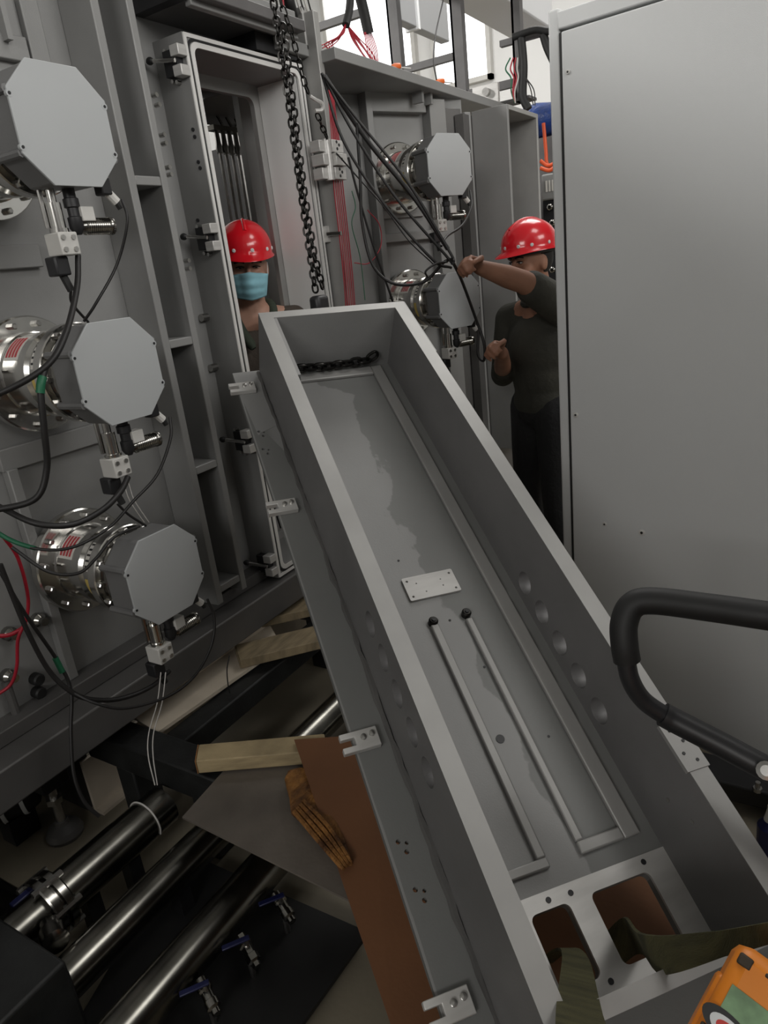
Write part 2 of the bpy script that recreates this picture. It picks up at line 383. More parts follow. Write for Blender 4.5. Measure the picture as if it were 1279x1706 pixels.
# rotated pump panel of the rear section
TH = math.radians(23.3); BB = V((math.sin(TH), math.cos(TH), 0)); NN = V((math.cos(TH), -math.sin(TH), 0))
PC = V((-1.418, 3.031, 0)); PW = PC - NN * .41
AX = (BB, NN, Z1)
def rp(x, y, k=0):
    q = on(x, y, PW + NN * k, NN) - PW; return q.dot(BB), q.z
def rb(lo, hi, name='stiffener', material='blasted', **kk): return mp(MB().obox(PW, AX, lo, hi), name, material, **kk)
rb((-.75, -.05, .2), (.46, 0, 2.335), 'wall_panel')
b0, zt = rp(604, 149, .03); b1, _ = rp(703, 157, .03); _, zl = rp(615, 187, .03)
rb((b0, 0, zl), (b1, .05, zt), bevel=.003)
rb((b0 - .012, 0, .5), (b0 + .022, .06, zt + .01), bevel=.003)
bq, zq = rp(712, 165, .05); b2, _ = rp(738, 165, .05)
rb((bq, 0, .5), (b2, .06, zq), bevel=.003)
b3, z3 = rp(765, 185, .04); rb((b2 + .005, 0, .5), (b3, .05, z3 + .01), 'dark_plate', 'blasted_dark', bevel=.003)
rb((b3 + .006, 0, .5), (b3 + .045, .07, z3 - .01), bevel=.003)
bl, zz = rp(637, 398, .03); rb((b0, 0, zz - .02), (bq, .05, zz + .02), bevel=.003)
bl, zz = rp(640, 345, .03); rb((b0 + .03, 0, zz - .05), (bq - .05, .02, zz + .05), 'dark_plate', 'blasted')
for xx, yy in ((700, 128), (715, 132)):
    p = at(xx, yy, X=-1.64); mp(MB().box((p.x - .05, p.y, p.z - .10), (p.x, p.y + .02, 2.34)), 'gusset', 'blasted')
rb((b0 - .30, .0, 1.75), (b0 - .22, .05, 2.05), 'bracket', 'milled')
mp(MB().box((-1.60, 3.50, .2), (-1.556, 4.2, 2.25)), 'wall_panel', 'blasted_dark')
# lugs on the top flange
a = at(845, 165, Y=4.1); mp(MB().box((-1.75, 4.08, 2.37), (-1.60, 4.11, 2.47)), 'lifting_lug', 'milled', bevel=.004)
mp(MB().cyl((-1.66, 4.05, 2.43), (-1.66, 4.12, 2.43), .02, 12), 'bolt', 'bolt_steel')
mp(MB().box((-1.80, 2.47, 2.38), (-1.70, 2.5, 2.52)), 'lifting_lug', 'blasted_light', bevel=.004)
mp(MB().cyl((-1.75, 2.44, 2.45), (-1.75, 2.5, 2.45), .014, 12), 'bolt', 'bolt_steel')
# toggle clamps down the doorway
def clamp(px, py):
    p = at(px, py, Y=1.85); z = p.z
    c = build(MB().box((-1.80, 1.832, z - .035), (-1.745, 1.859, z + .035)), 'door_clamp', 'black_metal', mach)
    for dz in (.012, -.042): build(MB().box((-1.758, 1.822, z + dz), (-1.722, 1.859, z + dz + .030)), 'clamp_block', 'milled', c, bevel=.002)
    build(MB().cyl((-1.742, 1.822, z), (-1.82, 1.805, z + .012), .006, 8), 'lever', 'chrome', c)
    build(MB().ell((-1.828, 1.803, z + .013), (.014, .011, .011), seg=12, rings=8), 'knob', 'black_rubber', c)
    for dx, dz in ((-.03, -.045), (-.012, -.05), (-.04, .04)): build(MB().cyl((-1.76 + dx, 1.859, z + dz), (-1.76 + dx, 1.842, z + dz), .006, 8), 'screw', 'bolt_steel', c)
for q in ((296, 105), (346, 397), (404, 733), (447, 938)): clamp(*q)
for px, py in ((556, 389),):
    p = at(px, py, X=-1.70)
    c = build(MB().box((p.x - .03, 2.462, p.z - .03), (p.x - .01, 2.478, p.z + .03)), 'door_clamp', 'milled', mach)
    build(MB().cyl((p.x - .01, 2.46, p.z), (p.x + .05, 2.47, p.z - .004), .008, 8), 'lever', 'chrome', c)
# screw-hole trios on the frame side
for x, y in ((322, 216), (325, 228), (331, 270), (334, 280), (330, 367)):
    p = at(x, y, Y=1.859); mp(MB().cyl(p, p + V((0, -.004, 0)), .006, 8), 'screw', 'black_metal')
# hinge
hp = at(556, 232, X=-1.64); hq = at(566, 300, X=-1.64); zs = [hp.z + (hq.z - hp.z) * k / 3 for k in range(4)]
hg = build(MB().cyl((-1.655, 2.45, zs[3]), (-1.655, 2.45, zs[0]), .017, 16), 'hinge', 'milled', mach)
for k in range(3):
    off = .0 if k != 1 else .012
    build(MB().box((-1.665, 2.462, zs[k + 1] + .002), (-1.635 + off, 2.535, zs[k] - .002)), 'knuckle', 'milled', hg, bevel=.002)
    build(MB().box((-1.70, 2.405, zs[k + 1] + .004), (-1.655 + off, 2.44, zs[k] - .004)), 'knuckle', 'milled', hg, bevel=.002)
    for dy, dz in (((.03, .3), (.045, .6), (.03, .8)) if k != 1 else ((.035, .5),)):
        zc = zs[k + 1] + (zs[k] - zs[k + 1]) * dz; build(MB().cyl((-1.634 + off, 2.462 + dy, zc), (-1.640 + off, 2.462 + dy, zc), .006, 8), 'screw', 'black_metal', hg)
# leveling feet and legs
def foot(x, y):
    f = build(MB().lathe((x, y, 0), Z1, [(0, .055), (.012, .058), (.03, .05), (.045, .022), (.06, .02)], 20), 'leveling_foot', 'blasted_dark', mach)
    build(MB().cyl((x, y, .05), (x, y, .20), .014, 12), 'stem', 'bolt_steel', f)
    build(MB().lathe((x, y, .13), Z1, [(0, .026), (.02, .026)], 6), 'lock_nut', 'bolt_steel', f)
    build(MB().box((x - .045, y - .045, .20), (x + .045, y + .045, .39)), 'leg', 'black_paint', f, bevel=.004)
foot(-1.95, .91); foot(-1.95, -.9); foot(-2.4, 2.4)
# dark steel shelf on top of the doorway
mp(MB().obox(V((0, 0, 0)), (X1, Y1, Z1), (-1.98, 1.80, 2.40), (-1.66, 1.84, 2.62)), 'shelf_bracket', 'black_metal')
mp(MB().box((-1.98, 1.84, 2.40), (-1.62, 2.36, 2.435)), 'shelf', 'frame_grey', bevel=.003)
mp(MB().box((-1.68, 1.84, 2.385), (-1.655, 2.36, 2.47)), 'shelf_lip', 'blasted', bevel=.003)
mp(MB().box((-1.98, 2.20, 2.345), (-1.72, 2.44, 2.42)), 'shelf_bracket', 'black_metal')
mp(MB().box((-1.86, 1.84, 2.60), (-1.64, 2.36, 2.66)), 'shelf_bracket', 'black_metal')

# heater rods inside the chamber
def rack(name, label, xs, x0, ztop, zbot, caps, n, mt):
    t = thing(name, label, 'rack', (x0, xs[0], 0))
    for i in range(n):
        y = xs[0] + (xs[1] - xs[0]) * i / (n - 1); xx = x0 - .02 * (i % 2)
        r = build(MB().cyl((xx, y, zbot), (xx, y, ztop - .02 * (i % 3)), .0065, 10), 'rod', mt, t)
        if caps: build(MB().lathe((xx, y, ztop - .1), Z1, [(0, .013), (.02, .016), (.04, .012), (.09, .010)], 10), 'collar', 'bolt_steel', r)
    build(MB().box((x0 - .035, xs[0] - .03, ztop - .01), (x0 + .015, xs[1] + .03, ztop + .01)), 'cross_bar', 'chrome_dull', t)
    build(MB().box((x0 - .035, xs[0] - .03, 0.0), (x0 + .015, xs[1] + .03, zbot + .01)), 'stand', 'dark_interior', t)
a = at(358, 205, X=-2.42); b = at(408, 205, X=-2.42)
rack('heater_rack', 'row of thin bright heater rods standing inside the doorway', (a.y, b.y), -2.42, a.z - .02, .3, True, 11, 'rod_steel')
a = at(421, 235, X=-2.42); b = at(441, 235, X=-2.42)
rack('roller_rack', 'narrow row of dark rods at the right inside the doorway', (a.y, b.y), -2.42, a.z, .3, False, 4, 'chain_steel')
a = at(405, 200, X=-2.5)
build(MB().box((-2.56, a.y, .0), (-2.47, a.y + .085, a.z + .02)).box((-2.47, a.y + .03, 0), (-2.455, a.y + .045, a.z)), 'guide_column', 'rod_steel', label='bright grooved guide column between the two racks of rods', cat='column')
t = thing('drive_head', 'dark drive unit with small pipes hanging inside the doorway top', 'drive unit', (-2.45, 2.75, 2.25))
a = at(400, 175, X=-2.45)
build(MB().box((a.x - .1, a.y - .05, a.z - .06), (a.x + .02, a.y + .1, a.z + .12)).box((a.x - .1, a.y, a.z + .12), (a.x - .02, a.y + .05, 2.65)), 'body', 'collar_green', t, bevel=.006)
for k in range(3):
    build(MB().tube(spline([(a.x, a.y - .22 + .06 * k, 2.6), (a.x, a.y - .22 + .06 * k, a.z + .02), (a.x, a.y - .15 + .06 * k, a.z - .1)], 6), .006, 8), 'pipe', 'chrome_dull', t)
a = at(480, 940, X=-2.35)
build(MB().obox(V((-2.35, a.y - .1, .25)), (V((0, 1, 0)), V((-.5, 0, .866)), V((.866, 0, .5))), (-.25, .08, 0), (.6, .45, .012)), 'white_sheet', 'hall_white', label='plain white sheet lying low inside the doorway', cat='sheet')

# ================================================================== PUMPS
OCT = [(-.062, .122), (.062, .122), (.122, .062), (.122, -.062), (.062, -.122), (-.062, -.122), (-.122, -.062), (-.122, .062)]
GRP = 'vacuum pumps with eight-sided grey covers'
def make_pump(label):
    t = thing('vacuum_pump', label, 'pump', (0, 0, 0), GRP)
    def P(mb, name, material, parent=None, **k): return build(mb, name, material, parent or t, local=True, **k)
    O0 = V((0, 0, 0))
    fl = P(MB().lathe(O0, X1, [(0, .102), (.03, .102), (.03, .15), (.034, .154), (.056, .154), (.060, .150), (.060, .113)], 48), 'wall_flange', 'chrome')
    hexh = finish(MB().lathe(O0, X1, [(0, .0085), (.016, .0085), (.019, .006)], 6).mesh('bolt')); hexh.materials.append(MATS['bolt_steel'])
    for k in range(12):
        a = 2 * math.pi * (k + .5) / 12; o = bpy.data.objects.new('bolt', hexh); COL.objects.link(o); o.parent = fl; o.location = (.058, .134 * math.cos(a), .134 * math.sin(a))
    bd = P(MB().lathe(O0, X1, [(.055, .112), (.075, .112), (.078, .108), (.15, .108), (.153, .112), (.18, .112), (.19, .104), (.236, .104)], 48), 'pump_body', 'chrome')
    # paper labels wrapped on the body
    def wrap(x0, x1, r, a0, a1, material, name, n=8, parent=bd):
        mb = MB(); vs = []; fs = []
        for i in range(n + 1):
            a = math.radians(a0 + (a1 - a0) * i / n)
            for x in (x0, x1):
                for rr in (r, r + .0012): vs.append((x, rr * math.cos(a), rr * math.sin(a)))
        for i in range(n):
            q = i * 4
            fs += [(q, q + 4, q + 5, q + 1), (q + 2, q + 3, q + 7, q + 6), (q + 1, q + 5, q + 7, q + 3), (q, q + 2, q + 6, q + 4)]
        mb.add(vs, fs + [(0, 1, 3, 2), (n * 4, n * 4 + 2, n * 4 + 3, n * 4 + 1)]); return P(mb, name, material, parent)
    wrap(.085, .146, .1085, 112, 152, 'label_white', 'sticker')
    for k in range(4): wrap(.092 + .013 * k, .099 + .013 * k, .1098, 116, 148, 'label_red', 'sticker_print')
    wrap(.196, .232, .1045, 178, 215, 'label_yellow', 'sticker'); wrap(.198, .230, .1045, 120, 165, 'label_white', 'sticker')
    for k in range(5): wrap(.201, .227, .1058, 122 + k * 8.6, 125 + k * 8.6, 'ink', 'sticker_print', 2)
    rg = P(MB().lathe(O0, X1, [(.236, .104), (.236, .122), (.239, .125), (.264, .125), (.267, .122), (.267, .104)], 48), 'clamp_ring', 'chrome')
    for k in range(12):
        a = 2 * math.pi * k / 12; o = bpy.data.objects.new('bolt', hexh); COL.objects.link(o); o.parent = rg; o.location = (.262, .114 * math.cos(a), .114 * math.sin(a))
    P(MB().lathe(O0, X1, [(.267, .106), (.28, .110), (.30, .110), (.312, .106)], 48), 'neck', 'chrome_dull')
    hs = P(MB().prism([(.310, y * .97, z * .97) for y, z in OCT], (.088, 0, 0)), 'housing', 'housing_paint', bevel=.005)
    for y, z in OCT:   # raised ridges on the corners of the housing
        if abs(z) < .1: P(MB().cyl((.306, y * .985, z * .965), (.398, y * .985, z * .965), .009, 8), 'corner_ridge', 'housing_paint', hs)
    cp = P(MB().prism([(.398, y, z) for y, z in OCT], (.006, 0, 0)), 'cover_plate', 'cover_paint', bevel=.0012)
    for y, z in ((-.118, .05), (-.118, -.05), (.118, .05), (.118, -.05)):
        s = P(MB().cyl((.397, y, z), (.4045, y, z), .0075, 12), 'ear', 'cover_paint', cp)
        P(MB().cyl((.404, y, z), (.4055, y, z), .0035, 8), 'screw', 'black_metal', cp)
    # valve train hanging under the housing
    v = P(MB().lathe((.335, -.03, -.118), -Z1, [(0, .010), (.03, .010), (.03, .017), (.085, .017), (.085, .021), (.10, .021)], 16), 'purge_valve', 'chrome')
    P(MB().cyl((.318, -.045, -.118), (.318, -.045, -.20), .006, 8), 'tube', 'chrome', v)
    P(MB().box((.308, -.055, -.262), (.362, -.005, -.212)), 'valve_block', 'white_plastic', v, bevel=.003)
    for y, z in ((-.045, -.224), (-.018, -.224), (-.045, -.25), (-.018, -.25)): P(MB().cyl((.361, y, z), (.366, y, z), .006, 8), 'screw', 'bolt_steel', v)
    P(MB().box((.300, -.064, -.305), (.338, -.026, -.262)), 'solenoid', 'black_metal', v, bevel=.004)
    P(MB().cyl((.32, -.04, -.30), (.325, -.03, -.34), .009, 10), 'cable_gland', 'black_rubber', v)
    g = P(MB().lathe((.345, .012, -.118), -Z1, [(0, .014), (.02, .014), (.022, .018), (.04, .018), (.042, .013), (.06, .013), (.062, .017), (.085, .017), (.10, .008)], 14), 'inlet_fitting', 'black_metal')
    P(MB().box((.335, .02, -.19), (.365, .055, -.158)), 'terminal_box', 'white_plastic', g, bevel=.002)
    prof = []
    for k in range(12): prof += [(.006 * k, .016), (.006 * k + .003, .0195)]
    P(MB().lathe((.345, .03, -.20), Y1, [(-.01, .013)] + prof + [(.072, .021), (.08, .021)], 16), 'corrugated_fitting', 'chrome_dull', g)
    c = P(MB().box((.355, .075, -.135), (.385, .105, -.095)), 'connector', 'black_metal', bevel=.004)
    P(MB().cyl((.37, .098, -.125), (.375, .118, -.15), .011, 10), 'plug', 'white_plastic', c)
    P(MB().cyl((.375, .118, -.15), (.377, .124, -.165), .007, 8), 'plug_boot', 'black_rubber', c)
    return t
PX = -1.86
pump = make_pump('brightly lit vacuum pump with eight-sided cover at the top left corner'); pump.location = (PX, 1.149, 1.969)
copy_tree(pump, (PX, 1.144, 1.432), 0, 'middle of the three vacuum pumps in the left column, above the lowest one')
copy_tree(pump, (PX, 1.138, .887), 0, 'lowest and darkest vacuum pump of the left column, above the black beams')
R2 = -TH
copy_tree(pump, (PW.x, PW.y, 1.981), R2, 'far vacuum pump with pale cover, just under the rear top flange')
copy_tree(pump, (PW.x, PW.y, 1.42), R2, 'far vacuum pump half hidden behind the trough, beside the reaching worker')

# ================================================================== THE TROUGH-SHAPED DOOR
BW = V((0.63272428, 0.77291898, -0.04749981)); BD = V((-0.65465851, 0.56666133, 0.50031707)); BN = V((0.41362086, -0.2854666, 0.86453838))
BO = V((-1.362, 1.571, 1.516)); BA = (BW, BD, BN)
door = thing('chamber_door', 'long open grey steel trough door slung at a slant in the foreground', 'door', BO + BW * .22 - BD * .87 - BN * .22)
def dp(lo, hi, name, material='blasted', parent=None, **k): return build(MB().obox(BO, BA, lo, hi), name, material, parent or door, **k)
def bpt(w, d, n): return BO + BW * w + BD * d + BN * n
LEN, HT, OV = 1.741, .200, .080
# long walls with five round holes each
HL = [-1.028, -1.107, -1.186, -1.264, -1.340]; HR = [-.967, -1.050, -1.132, -1.214, -1.296]
def wall(wlo, thick, holes, hn, name='side_wall'):
    return link(name, holed([(-LEN, -HT), (0, -HT), (0, 0), (-LEN, 0)], [circ(d, hn, .027, 28) for d in holes], thick, BO + BW * wlo, BD, BN, BW), 'trough_wall_shaded', door)
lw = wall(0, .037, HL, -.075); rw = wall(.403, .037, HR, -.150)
dp((.037, -.30, -.02), (.046, -.028, 0), 'rim_strip', 'blasted', lw); dp((.44, -.262, -.05), (.444, 0, 0), 'rim_strip', 'blasted', rw)
for w0_, w1_ in ((0, .037), (.403, .44)): dp((w0_, -LEN, 0), (w1_, 0, .0015), 'rim_cap', 'blasted_light', lw if w0_ == 0 else rw)
dp((.037, -.03, 0), (.403, 0, .0015), 'rim_cap', 'blasted_light'); dp((.037, -LEN, 0), (.403, -LEN + .024, .0015), 'rim_cap', 'blasted_light')
rpz = dp((.398, -1.492, -.004), (.444, -1.406, .004), 'rim_plate', 'blasted_light', rw)
for d_, w_ in ((-1.42, .411), (-1.442, .424), (-1.462, .411), (-1.478, .428)):
    build(MB().cyl(bpt(w_, d_, .004), bpt(w_, d_, .0052), .003, 8), 'screw_hole', 'black_metal', rw)
for d_, n_ in ((-1.55, -.07), (-1.50, -.10)): build(MB().cyl(bpt(.402, d_, n_), bpt(.4035, d_, n_), .004, 8), 'screw', 'bolt_steel', rw)
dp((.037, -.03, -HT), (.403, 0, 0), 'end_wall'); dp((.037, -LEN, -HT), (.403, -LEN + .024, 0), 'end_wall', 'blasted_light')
for wq, sg in ((-.003, 1), (.443, -1)):
    pw_ = [bpt(wq + random.uniform(-.003, .002) * sg, -LEN * k / 60, -HT + random.uniform(0, .003)) for k in range(61)]
    build(MB().tube(pw_, [random.uniform(.004, .009) for _ in range(61)], 6), 'weld_seam', 'blasted_dark', door)
# flange plate with screw holes, and the stained inner sheet
trio = []
for w_, d_ in ((-.052, -.279), (-.056, -.352), (-.05, -1.408), (-.048, -1.489)):
    trio += [circ(w_ - .008, d_ + .010, .0045, 10), circ(w_ + .006, d_ + .004, .0035, 10), circ(w_ + .001, d_ - .010, .0045, 10)]
open_ = [rrect(.112, .187, -1.690, -1.577, .012), rrect(.230, .352, -1.690, -1.577, .012)]
fp = link('flange_plate', holed([(-OV, -LEN - .06), (.44 + OV, -LEN - .06), (.44 + OV, .008), (-OV, .008)], trio + open_, .016, BO - BN * (HT + .016), BW, BD, BN), 'stained_steel', door)
uv_from(fp.data, lambda c: ((c - BO).dot(BW) - .12, -(c - BO).dot(BD)))
sheet = dp((.037, -1.55, -HT), (.403, -.03, -HT + .004), 'inner_sheet', 'stained_steel')
uv_from(sheet.data, lambda c: ((c - BO).dot(BW), -(c - BO).dot(BD)))
# bright frame with two rounded openings at the low end
ef = link('port_frame', holed([(.037, -LEN + .024), (.403, -LEN + .024), (.403, -1.55), (.037, -1.55)], open_ , .006, BO - BN * HT, BW, BD, BN), 'milled', door)
for w_, d_ in ((.155, -1.564), (.198, -1.566), (.352, -1.562), (.196, -1.700), (.36, -1.70)):
    build(MB().cyl(bpt(w_, d_, -HT + .006), bpt(w_, d_, -HT + .0072), .005, 10), 'screw_hole', 'black_metal', ef)
# raised cooling channel that runs round the sheet
n0, n1 = -HT + .004, -HT + .015
CH = [(.338, -1.518, .372, -.05), (.247, -1.518, .338, -1.496), (.247, -1.496, .263, -1.000), (.068, -.085, .338, -.05), (.050, -1.52, .072, -.05), (.072, -1.52, .182, -1.502), (.163, -1.502, .182, -.996)]
for w0, d0, w1, d1 in CH: dp((w0, d0, n0), (w1, d1, n1), 'cooling_channel', 'blasted_light', sheet, bevel=.003)
for w_, d_ in ((.173, -.988), (.255, -.986)):
    b = build(MB().lathe(bpt(w_, d_, n0), BN, [(0, .011), (.012, .011), (.016, .008)], 14), 'channel_port', 'chain_steel', sheet)
    build(MB().lathe(bpt(w_, d_, n0 + .015), BN, [(0, .005), (.004, .005)], 10), 'port_bore', 'black_metal', sheet)
build(MB().lathe(bpt(.202, -1.277, n0), BN, [(0, .009), (.0015, .009)], 14), 'drain_hole', 'black_metal', sheet)
for w_, d_ in ((.214, -.99), (.16, -.80), (.24, -1.12), (.30, -1.30)): build(MB().lathe(bpt(w_, d_, n0), BN, [(0, .003), (.001, .003)], 8), 'drain_hole', 'black_metal', sheet)
mpz = link('mounting_plate', holed(rrect(.145, .272, -.922, -.857, .004), [circ(w_, d_, r, 10) for w_, d_, r in ((.155, -.868, .003), (.262, -.868, .003), (.155, -.912, .003), (.262, -.912, .003), (.175, -.878, .0018), (.235, -.880, .0018), (.235, -.898, .0018), (.19, -.905, .0018))], .006, bpt(0, 0, n0), BW, BD, BN), 'milled', sheet)
# slotted clamp tabs on the left edge of the flange
for d_ in (-.079, -.570, -1.205, -1.650):
    prof = [(-.105, d_ - .020), (-.030, d_ - .020), (-.030, d_ + .020), (-.105, d_ + .020), (-.105, d_ + .008), (-.077, d_ + .008), (-.077, d_ - .008), (-.105, d_ - .008)]
    tb = build(MB().prism([bpt(a, b, -HT) for a, b in prof], BN * .014), 'clamp_tab', 'milled', door, bevel=.0015)
    for q in (-.060, -.042): build(MB().lathe(bpt(q, d_ + (.003 if q < -.05 else .006), -HT + .014), BN, [(0, .006), (.004, .006), (.005, .004)], 10), 'screw', 'bolt_steel', tb)
# second trough door still mounted on the far wall
d2 = thing('chamber_door', 'upright grey trough door mounted on the far end of the machine', 'door', (-1.46, 3.82, .56))
def q2(lo, hi, n, m='blasted'): return build(MB().box(lo, hi), n, m, d2, bevel=.002)
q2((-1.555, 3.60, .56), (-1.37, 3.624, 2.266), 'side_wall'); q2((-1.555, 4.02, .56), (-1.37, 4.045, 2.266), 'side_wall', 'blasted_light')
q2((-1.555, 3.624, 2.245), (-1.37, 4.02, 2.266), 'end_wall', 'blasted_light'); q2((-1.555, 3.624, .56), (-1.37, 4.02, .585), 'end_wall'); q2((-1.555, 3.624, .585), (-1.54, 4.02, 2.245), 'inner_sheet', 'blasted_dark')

# ================================================================== CABINET
ca, cb = at(958, 1171, Z=0), at(1279, 1262, Z=0)
cdir = (cb - ca).normalized(); cn = V((-cdir.y, cdir.x, 0))   # cn points away from the viewer
cab = thing('electrical_cabinet', 'tall plain light grey electrical cabinet filling the right side', 'cabinet', ca + cdir * .7)
def cbx(lo, hi, n, m='cabinet_paint', par=None, **k): return build(MB().obox(ca, (cdir, cn, Z1), lo, hi), n, m, par or cab, **k)
CHT = 2.19
cbx((.0, .03, .06), (1.7, .62, CHT - .03), 'body', 'cabinet_paint', bevel=.004)
side = cbx((.012, -.012, .0), (1.69, .03, CHT - .05), 'side_panel', 'cabinet_paint', bevel=.004)
cbx((-.03, .0, .0), (.003, .62, CHT + .01), 'corner_post', 'cabinet_edge', bevel=.006)
cbx((.0, -.006, CHT - .042), (1.7, .62, CHT), 'top_rail', 'cabinet_edge', bevel=.004)
cbx((.003, -.004, .0), (.012, .02, CHT - .05), 'seal_gap', 'black_rubber')
cbx((.02, .04, 0), (1.68, .6, .06), 'plinth', 'black_metal')
for x, y, r in ((946, 120, .006), (959, 691, .008), (1007, 873, .007), (1069, 887, .010), (1001, 1015, .008)):
    p = on(x, y, ca - cn * .012, cn); s = build(MB().lathe(p, -cn, [(-.002, r), (.003, r), (.004, r * .8)], 14), 'panel_screw', 'white_plastic', side)
    build(MB().lathe(p, -cn, [(.003, r * .45), (.0045, r * .45)], 8), 'screw_socket', 'black_metal', side)

# ================================================================== CHAINS
def link_mesh(pitch, r, wd):
    pts = []; h = pitch / 2 + r * .9 - wd; 
    for s, a0 in ((1, -90), (-1, 90)):
        for k in range(7):
            a = math.radians(a0 + 180 * k / 6); pts.append((s * h + wd * math.cos(a) * 1.0, wd * math.sin(a), 0))
    me = finish(MB().tube(pts, r, 6, True).mesh('link'), 60); me.materials.append(MATS['chain_steel']); return me
def chain(path, pitch, r, wd, label, name='hoist_chain', up=V((1, .3, 0)), group=None):
    path = [V(p) for p in path]; t = thing(name, label, 'chain', path[-1], group)
    me = link_mesh(pitch, r, wd); acc = []; 
    segs = [(path[i], path[i + 1], (path[i + 1] - path[i]).length) for i in range(len(path) - 1)]
    tot = sum(s[2] for s in segs); n = int(tot / pitch); s = 0
    for k in range(n):
        d_ = (k + .5) * pitch; q = d_
        for a, b, l in segs:
            if q <= l or (a, b, l) == segs[-1]: break
            q -= l
        p = a + (b - a) * (q / l); x = (b - a).normalized(); u = (up - x * up.dot(x)).normalized(); v = x.cross(u)
        y, z = (u, v) if k % 2 == 0 else (v, -u)
        ang = random.uniform(-.2, .2); y, z = y * math.cos(ang) + z * math.sin(ang), z * math.cos(ang) - y * math.sin(ang)
        M = Matrix((x, y, z)).transposed().to_4x4(); M.translation = p - path[-1]
        o = bpy.data.objects.new('link', me); COL.objects.link(o); o.parent = t; o.matrix_local = M
    return t
HX = -1.40
A = [at(x, y, X=HX) for x, y in ((449, -60), (455, 0), (478, 150), (497, 290), (513, 400), (526, 488))]
B_ = [at(x, y, X=HX + .01) for x, y in ((470, 40), (487, 165), (506, 320), (522, 420), (540, 490))]
chain(A, .0215, .0035, .0095, 'long dark hoist chain strand hanging down in front of the doorway', group='hoist chain strands')
chain(B_, .0215, .0035, .0095, 'right-hand of the paired hoist chain strands, ending at the black hook block', group='hoist chain strands')
hb = at(532, 500, X=HX)
t = thing('hook_block', 'black hook block at the foot of the hoist chain behind the trough', 'hook', hb - Z1 * .12)
build(MB().box(hb + V((-.02, -.035, -.045)), hb + V((.02, .03, .015))), 'block', 'black_metal', t, bevel=.012)
build(MB().tube(spline([hb + V((0, 0, -.04)), hb + V((0, 0, -.08)), hb + V((.03, -.02, -.11)), hb + V((.01, -.01, -.14)), hb + V((-.03, .02, -.12)), hb + V((-.035, .025, -.095))], 5), [.012] * 25 + [.006], 8), 'hook', 'black_metal', t)
C_ = [at(x, y, X=-1.62) for x, y in ((462, -20), (470, 12), (484, 50), (500, 110), (508, 142), (516, 160))]
ct = chain(C_, .026, .0028, .0085, 'short slack chain hooked beside the hinge at the doorway corner')
p = C_[-1]; build(MB().tube(spline([p, p + V((.01, .02, -.012)), p + V((.015, .045, -.02)), p + V((.01, .05, -.04)), p + V((0, .02, -.045))], 5), .007, 8), 'hook', 'milled', ct)
C2 = [at(x, y, X=-1.64) for x, y in ((528, 190), (536, 210), (546, 232))]
chain(C2, .022, .003, .0085, 'few dark chain links hanging just above the steel hinge')
chain([bpt(.045, -.047, -.165), bpt(.20, -.052, -.168), bpt(.32, -.052, -.162), bpt(.362, -.045, -.140)], .0285, .0052, .0125, 'heavy dark chain lying across the raised end inside the trough', 'sling_chain', up=BN)

# ================================================================== CABLES ON THE LEFT COLUMN
def pc(pts, X): return [at(x, y, X=X) for x, y in pts]
def pcx(pts): return [at(x, y, X=X) for x, y, X in pts]
cable('power_cable', pcx([(130, 425, -1.52), (128, 480, -1.5), (108, 560, -1.45), (75, 612, -1.45), (0, 655, -1.5), (-60, 670, -1.6)]), .007, 'cable_black', 'thick black cable looping from the top pump valve to the left edge')
cable('signal_cable', pcx([(203, 332, -1.47), (212, 370, -1.46), (195, 440, -1.5), (160, 505, -1.52), (140, 535, -1.56)]), .0035, 'cable_black', 'thin black cable from the top pump plug down behind the middle pump')
cable('signal_cable', pcx([(118, 480, -1.53), (120, 505, -1.55), (147, 537, -1.58)]), .0035, 'cable_black', 'short thin black cable between the top solenoid and the middle pump')
cable('power_cable', pcx([(75, 612, -1.455), (68, 650, -1.45), (74, 720, -1.46), (78, 780, -1.48), (60, 830, -1.5), (0, 848, -1.55), (-50, 850, -1.6)]), .0075, 'cable_black', 'thick black cable wrapped in green tape, hanging left of the middle pump')
cable('green_tape', pcx([(71, 628, -1.451), (68, 640, -1.449), (67, 655, -1.45)]), .0095, 'wire_green', 'band of green tape round the black cable beside the middle pump', cat='tape')
cable('power_cable', pcx([(213, 795, -1.5), (200, 820, -1.48), (170, 850, -1.46), (120, 874, -1.46), (60, 872, -1.5), (0, 845, -1.58), (-40, 830, -1.6)]), .0075, 'cable_black', 'thick black cable sagging in an arc above the lowest pump')
cable('signal_cable', pcx([(283, 695, -1.46), (284, 730, -1.45), (262, 790, -1.45), (222, 835, -1.45), (180, 880, -1.46), (120, 912, -1.47), (60, 914, -1.52), (5, 893, -1.58)]), .004, 'cable_black', 'long thin cable from the middle pump plug crossing over the lowest pump')
cable('green_wire', pcx([(60, 914, -1.522), (30, 905, -1.55), (5, 893, -1.578), (-30, 870, -1.6)]), .0055, 'wire_green', 'green sleeved wire end at the left edge above the red cable')
cable('signal_cable', pcx([(196, 840, -1.5), (215, 858, -1.5), (243, 876, -1.5)]), .0035, 'cable_black', 'short thin black lead from the middle solenoid to the lowest pump')
cable('signal_cable', pcx([(232, 877, -1.47), (190, 895, -1.44), (160, 930, -1.44), (130, 955, -1.46), (80, 952, -1.5), (20, 912, -1.56)]), .004, 'cable_black', 'thin black cable looping across the chrome body of the lowest pump')
cable('red_cable', pcx([(5, 893, -1.60), (30, 930, -1.62), (46, 990, -1.64), (44, 1030, -1.66), (30, 1065, -1.68), (28, 1110, -1.7), (18, 1140, -1.72), (-5, 1158, -1.74)]), .0045, 'wire_red', 'red cable curving down the far left panel')
